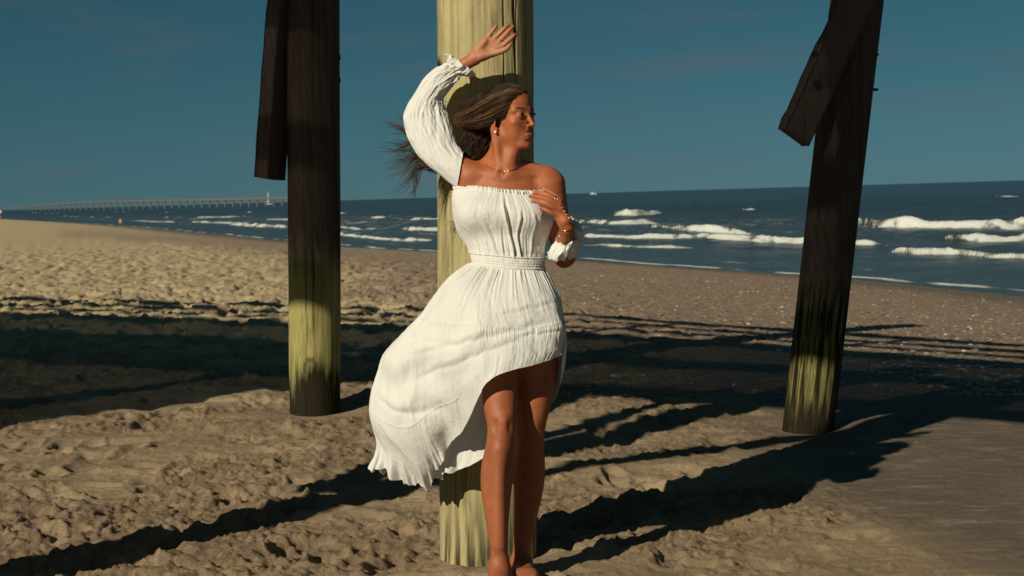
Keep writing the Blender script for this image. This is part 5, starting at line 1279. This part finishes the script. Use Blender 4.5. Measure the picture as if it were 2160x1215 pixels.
# ------------------------------------------------------------------ jewellery
M_GOLD = plain('gold', (0.75, 0.48, 0.18), 0.25, Metallic=1.0); M_PEARL = plain('pearl', (0.78, 0.76, 0.72), 0.2)
def wire(name, pts, r, mat, parent, n=60, closed=False, sides=6):
    c = catmull(pts, n); o = tubes(name, c[None], np.full((1, n), r), np.full((1, n, 3), 0.5), mat, parent, sides); return o
def on_skin(pts, lift=0.002):
    d = surf_d([p[0] for p in pts], [p[1] for p in pts]); return [P(p[0], p[1], (q if not np.isnan(q) else 5.02) - lift) for p, q in zip(pts, d)]
nk = on_skin([(1014, 344), (1024, 350), (1036, 355), (1049, 359), (1062, 362), (1074, 360), (1086, 356), (1096, 350), (1104, 344)], 0.003)
neck = wire('necklace', nk, 0.0011, M_GOLD, person)
pc = on_skin([(1062, 366)], 0.004)[0]
wire('pendant', [pc + C_U * 0.007, pc - C_U * 0.007], 0.0014, M_GOLD, neck, 6); wire('pendant', [pc + C_R * 0.0045 + C_U * 0.002, pc - C_R * 0.0045 + C_U * 0.002], 0.0014, M_GOLD, neck, 6)
ball('earring', hl(-0.0765, 0.000, -0.0530), 0.0058, M_PEARL, person)
def torus(name, c, nrm, R_, r, mat, parent, squash=None):
    nrm = np.asarray(nrm, float); nrm /= np.linalg.norm(nrm); e1 = np.cross(nrm, [0.2, 0.3, 0.9]); e1 /= np.linalg.norm(e1); e2 = np.cross(nrm, e1)
    a = np.linspace(0, 2 * np.pi, 33)
    return wire(name, [c + R_ * (math.cos(t) * e1 + math.sin(t) * e2) for t in a], r, mat, parent, 48)
f = q2(*[FING_R['middle'][0][:2], [hd + 0.004, hd - 0.002]]); torus('ring', f[0] + (f[1] - f[0]) * 0.35, f[1] - f[0], 0.0102, 0.0012, M_GOLD, person)
f = q2(FING_L['index'][0][:2], FING_L['index'][2][:2]); torus('ring', f[0] + (f[1] - f[0]) * 0.55, f[1] - f[0], 0.0103, 0.0012, M_GOLD, person)
f = q2(FING_L['pinky'][0][1:3], FING_L['pinky'][2][1:3]); torus('ring', f[0] + (f[1] - f[0]) * 0.3, f[1] - f[0], 0.0088, 0.0011, M_GOLD, person)
br = torus('bracelet', P(1195, 479, 4.882), P(1192, 466, hd2) - WR_L, 0.0275, 0.0013, M_GOLD, person)
for k in range(9):
    t = k / 8; c = P(1172 + 34 * t - 3 * math.sin(t * 3.1), 416 + 52 * t ** 1.2, hd2 - 0.014 - 0.004 * math.sin(t * 3)); ball('bracelet_bead', c, 0.0022 + 0.0012 * (k % 3 == 1), M_PEARL if k % 2 else M_GOLD, br, 10, 8)
ball('bracelet_bead', P(1180, 498, 4.88), 0.0028, M_PEARL, br, 10, 8)

# ------------------------------------------------------------------ tiny figures by the water
def far_person(name, label, base, hgt, skin_c, top_c, low_c, face):
    """a small standing figure, limbs tapering, one surface; clothes are their own parts"""
    F = Sdf(); k = hgt / 1.7; b = np.asarray(base)
    R_ = np.array([[math.cos(face), -math.sin(face), 0], [math.sin(face), math.cos(face), 0], [0, 0, 1]])
    J = lambda x, y, z: b + k * (R_ @ np.array([x, y, z]))
    F.ell(J(0, -0.01, 1.58), np.array([0.075, 0.095, 0.115]) * k, R_, 0.02); F.cap(J(0, 0, 1.40), J(0, 0, 1.50), 0.052 * k, 0.050 * k, 0.04)
    F.ell(J(0, 0, 1.22), np.array([0.17, 0.105, 0.22]) * k, R_, 0.05); F.ell(J(0, 0, 0.95), np.array([0.155, 0.11, 0.16]) * k, R_, 0.08)
    for s in (-1, 1):
        F.chain([J(s * 0.09, 0, 0.90), J(s * 0.10, -0.03 * s, 0.50), J(s * 0.10, 0.04 * s, 0.06)], np.array([0.085, 0.058, 0.040]) * k, 0.03)
        F.cap(J(s * 0.10, 0.04 * s, 0.05), J(s * 0.11, 0.04 * s - 0.16, 0.03), 0.04 * k, 0.03 * k, 0.03)
        F.chain([J(s * 0.175, 0, 1.36), J(s * 0.24, 0.02, 1.08), J(s * 0.23, -0.10, 0.84)], np.array([0.05, 0.040, 0.028]) * k, 0.03)
        F.cap(J(s * 0.23, -0.10, 0.84), J(s * 0.22, -0.14, 0.76), 0.034 * k, 0.022 * k, 0.02)
    V, Fq = surface(F, b - [0.5, 0.5, 0.1], b + [0.5, 0.5, hgt + 0.1], 0.02, 6)
    o = mesh_obj(name, V, Fq, plain(name + '_skin', skin_c, 0.6)); tag(o, label, 'person')
    def band(nm, z0, z1, grow, colr):
        zz = (V[:, 2] - b[2]) / k; fz = V[Fq].mean(1); z_ = (fz[:, 2] - b[2]) / k; r_ = np.abs((fz - b) @ R_[:, 0]) / k
        sel = (z_ > z0) & (z_ < z1) & ((r_ < 0.21) | (z_ > 1.1)); ids = np.unique(Fq[sel]); mp = -np.ones(len(V), int); mp[ids] = np.arange(len(ids))
        ctr = b + [0, 0, 0]; v = V[ids].copy(); d = v - ctr; d[:, 2] = 0; v += d / (np.linalg.norm(d, axis=1)[:, None] + 1e-6) * grow
        mesh_obj(nm, v, mp[Fq[sel]], plain(nm + '_' + name, colr, 0.8), o)
    band('shirt', 0.98, 1.42, 0.018, top_c); band('shorts', 0.62, 0.99, 0.02, low_c); band('hair', 1.60, 1.80, 0.015, (0.03, 0.02, 0.015))
    return o
wp = plane_hit(255, 470.5, SEA_Z)
far_person('wading_person', 'tiny distant person wading at the water edge before the far pier', np.array([wp[0], wp[1], SEA_Z - 0.75]), 1.5, (0.55, 0.36, 0.20), (0.62, 0.42, 0.22), (0.5, 0.36, 0.2), 0.4)
gp = ground_hit(2, 463)
far_person('standing_person', 'dark-haired distant person in a pale shirt, cut by the frame edge beyond the sand', np.array([gp[0], gp[1], gp[2]]), 1.75, (0.3, 0.17, 0.1), (0.5, 0.48, 0.44), (0.02, 0.02, 0.03), -0.5)
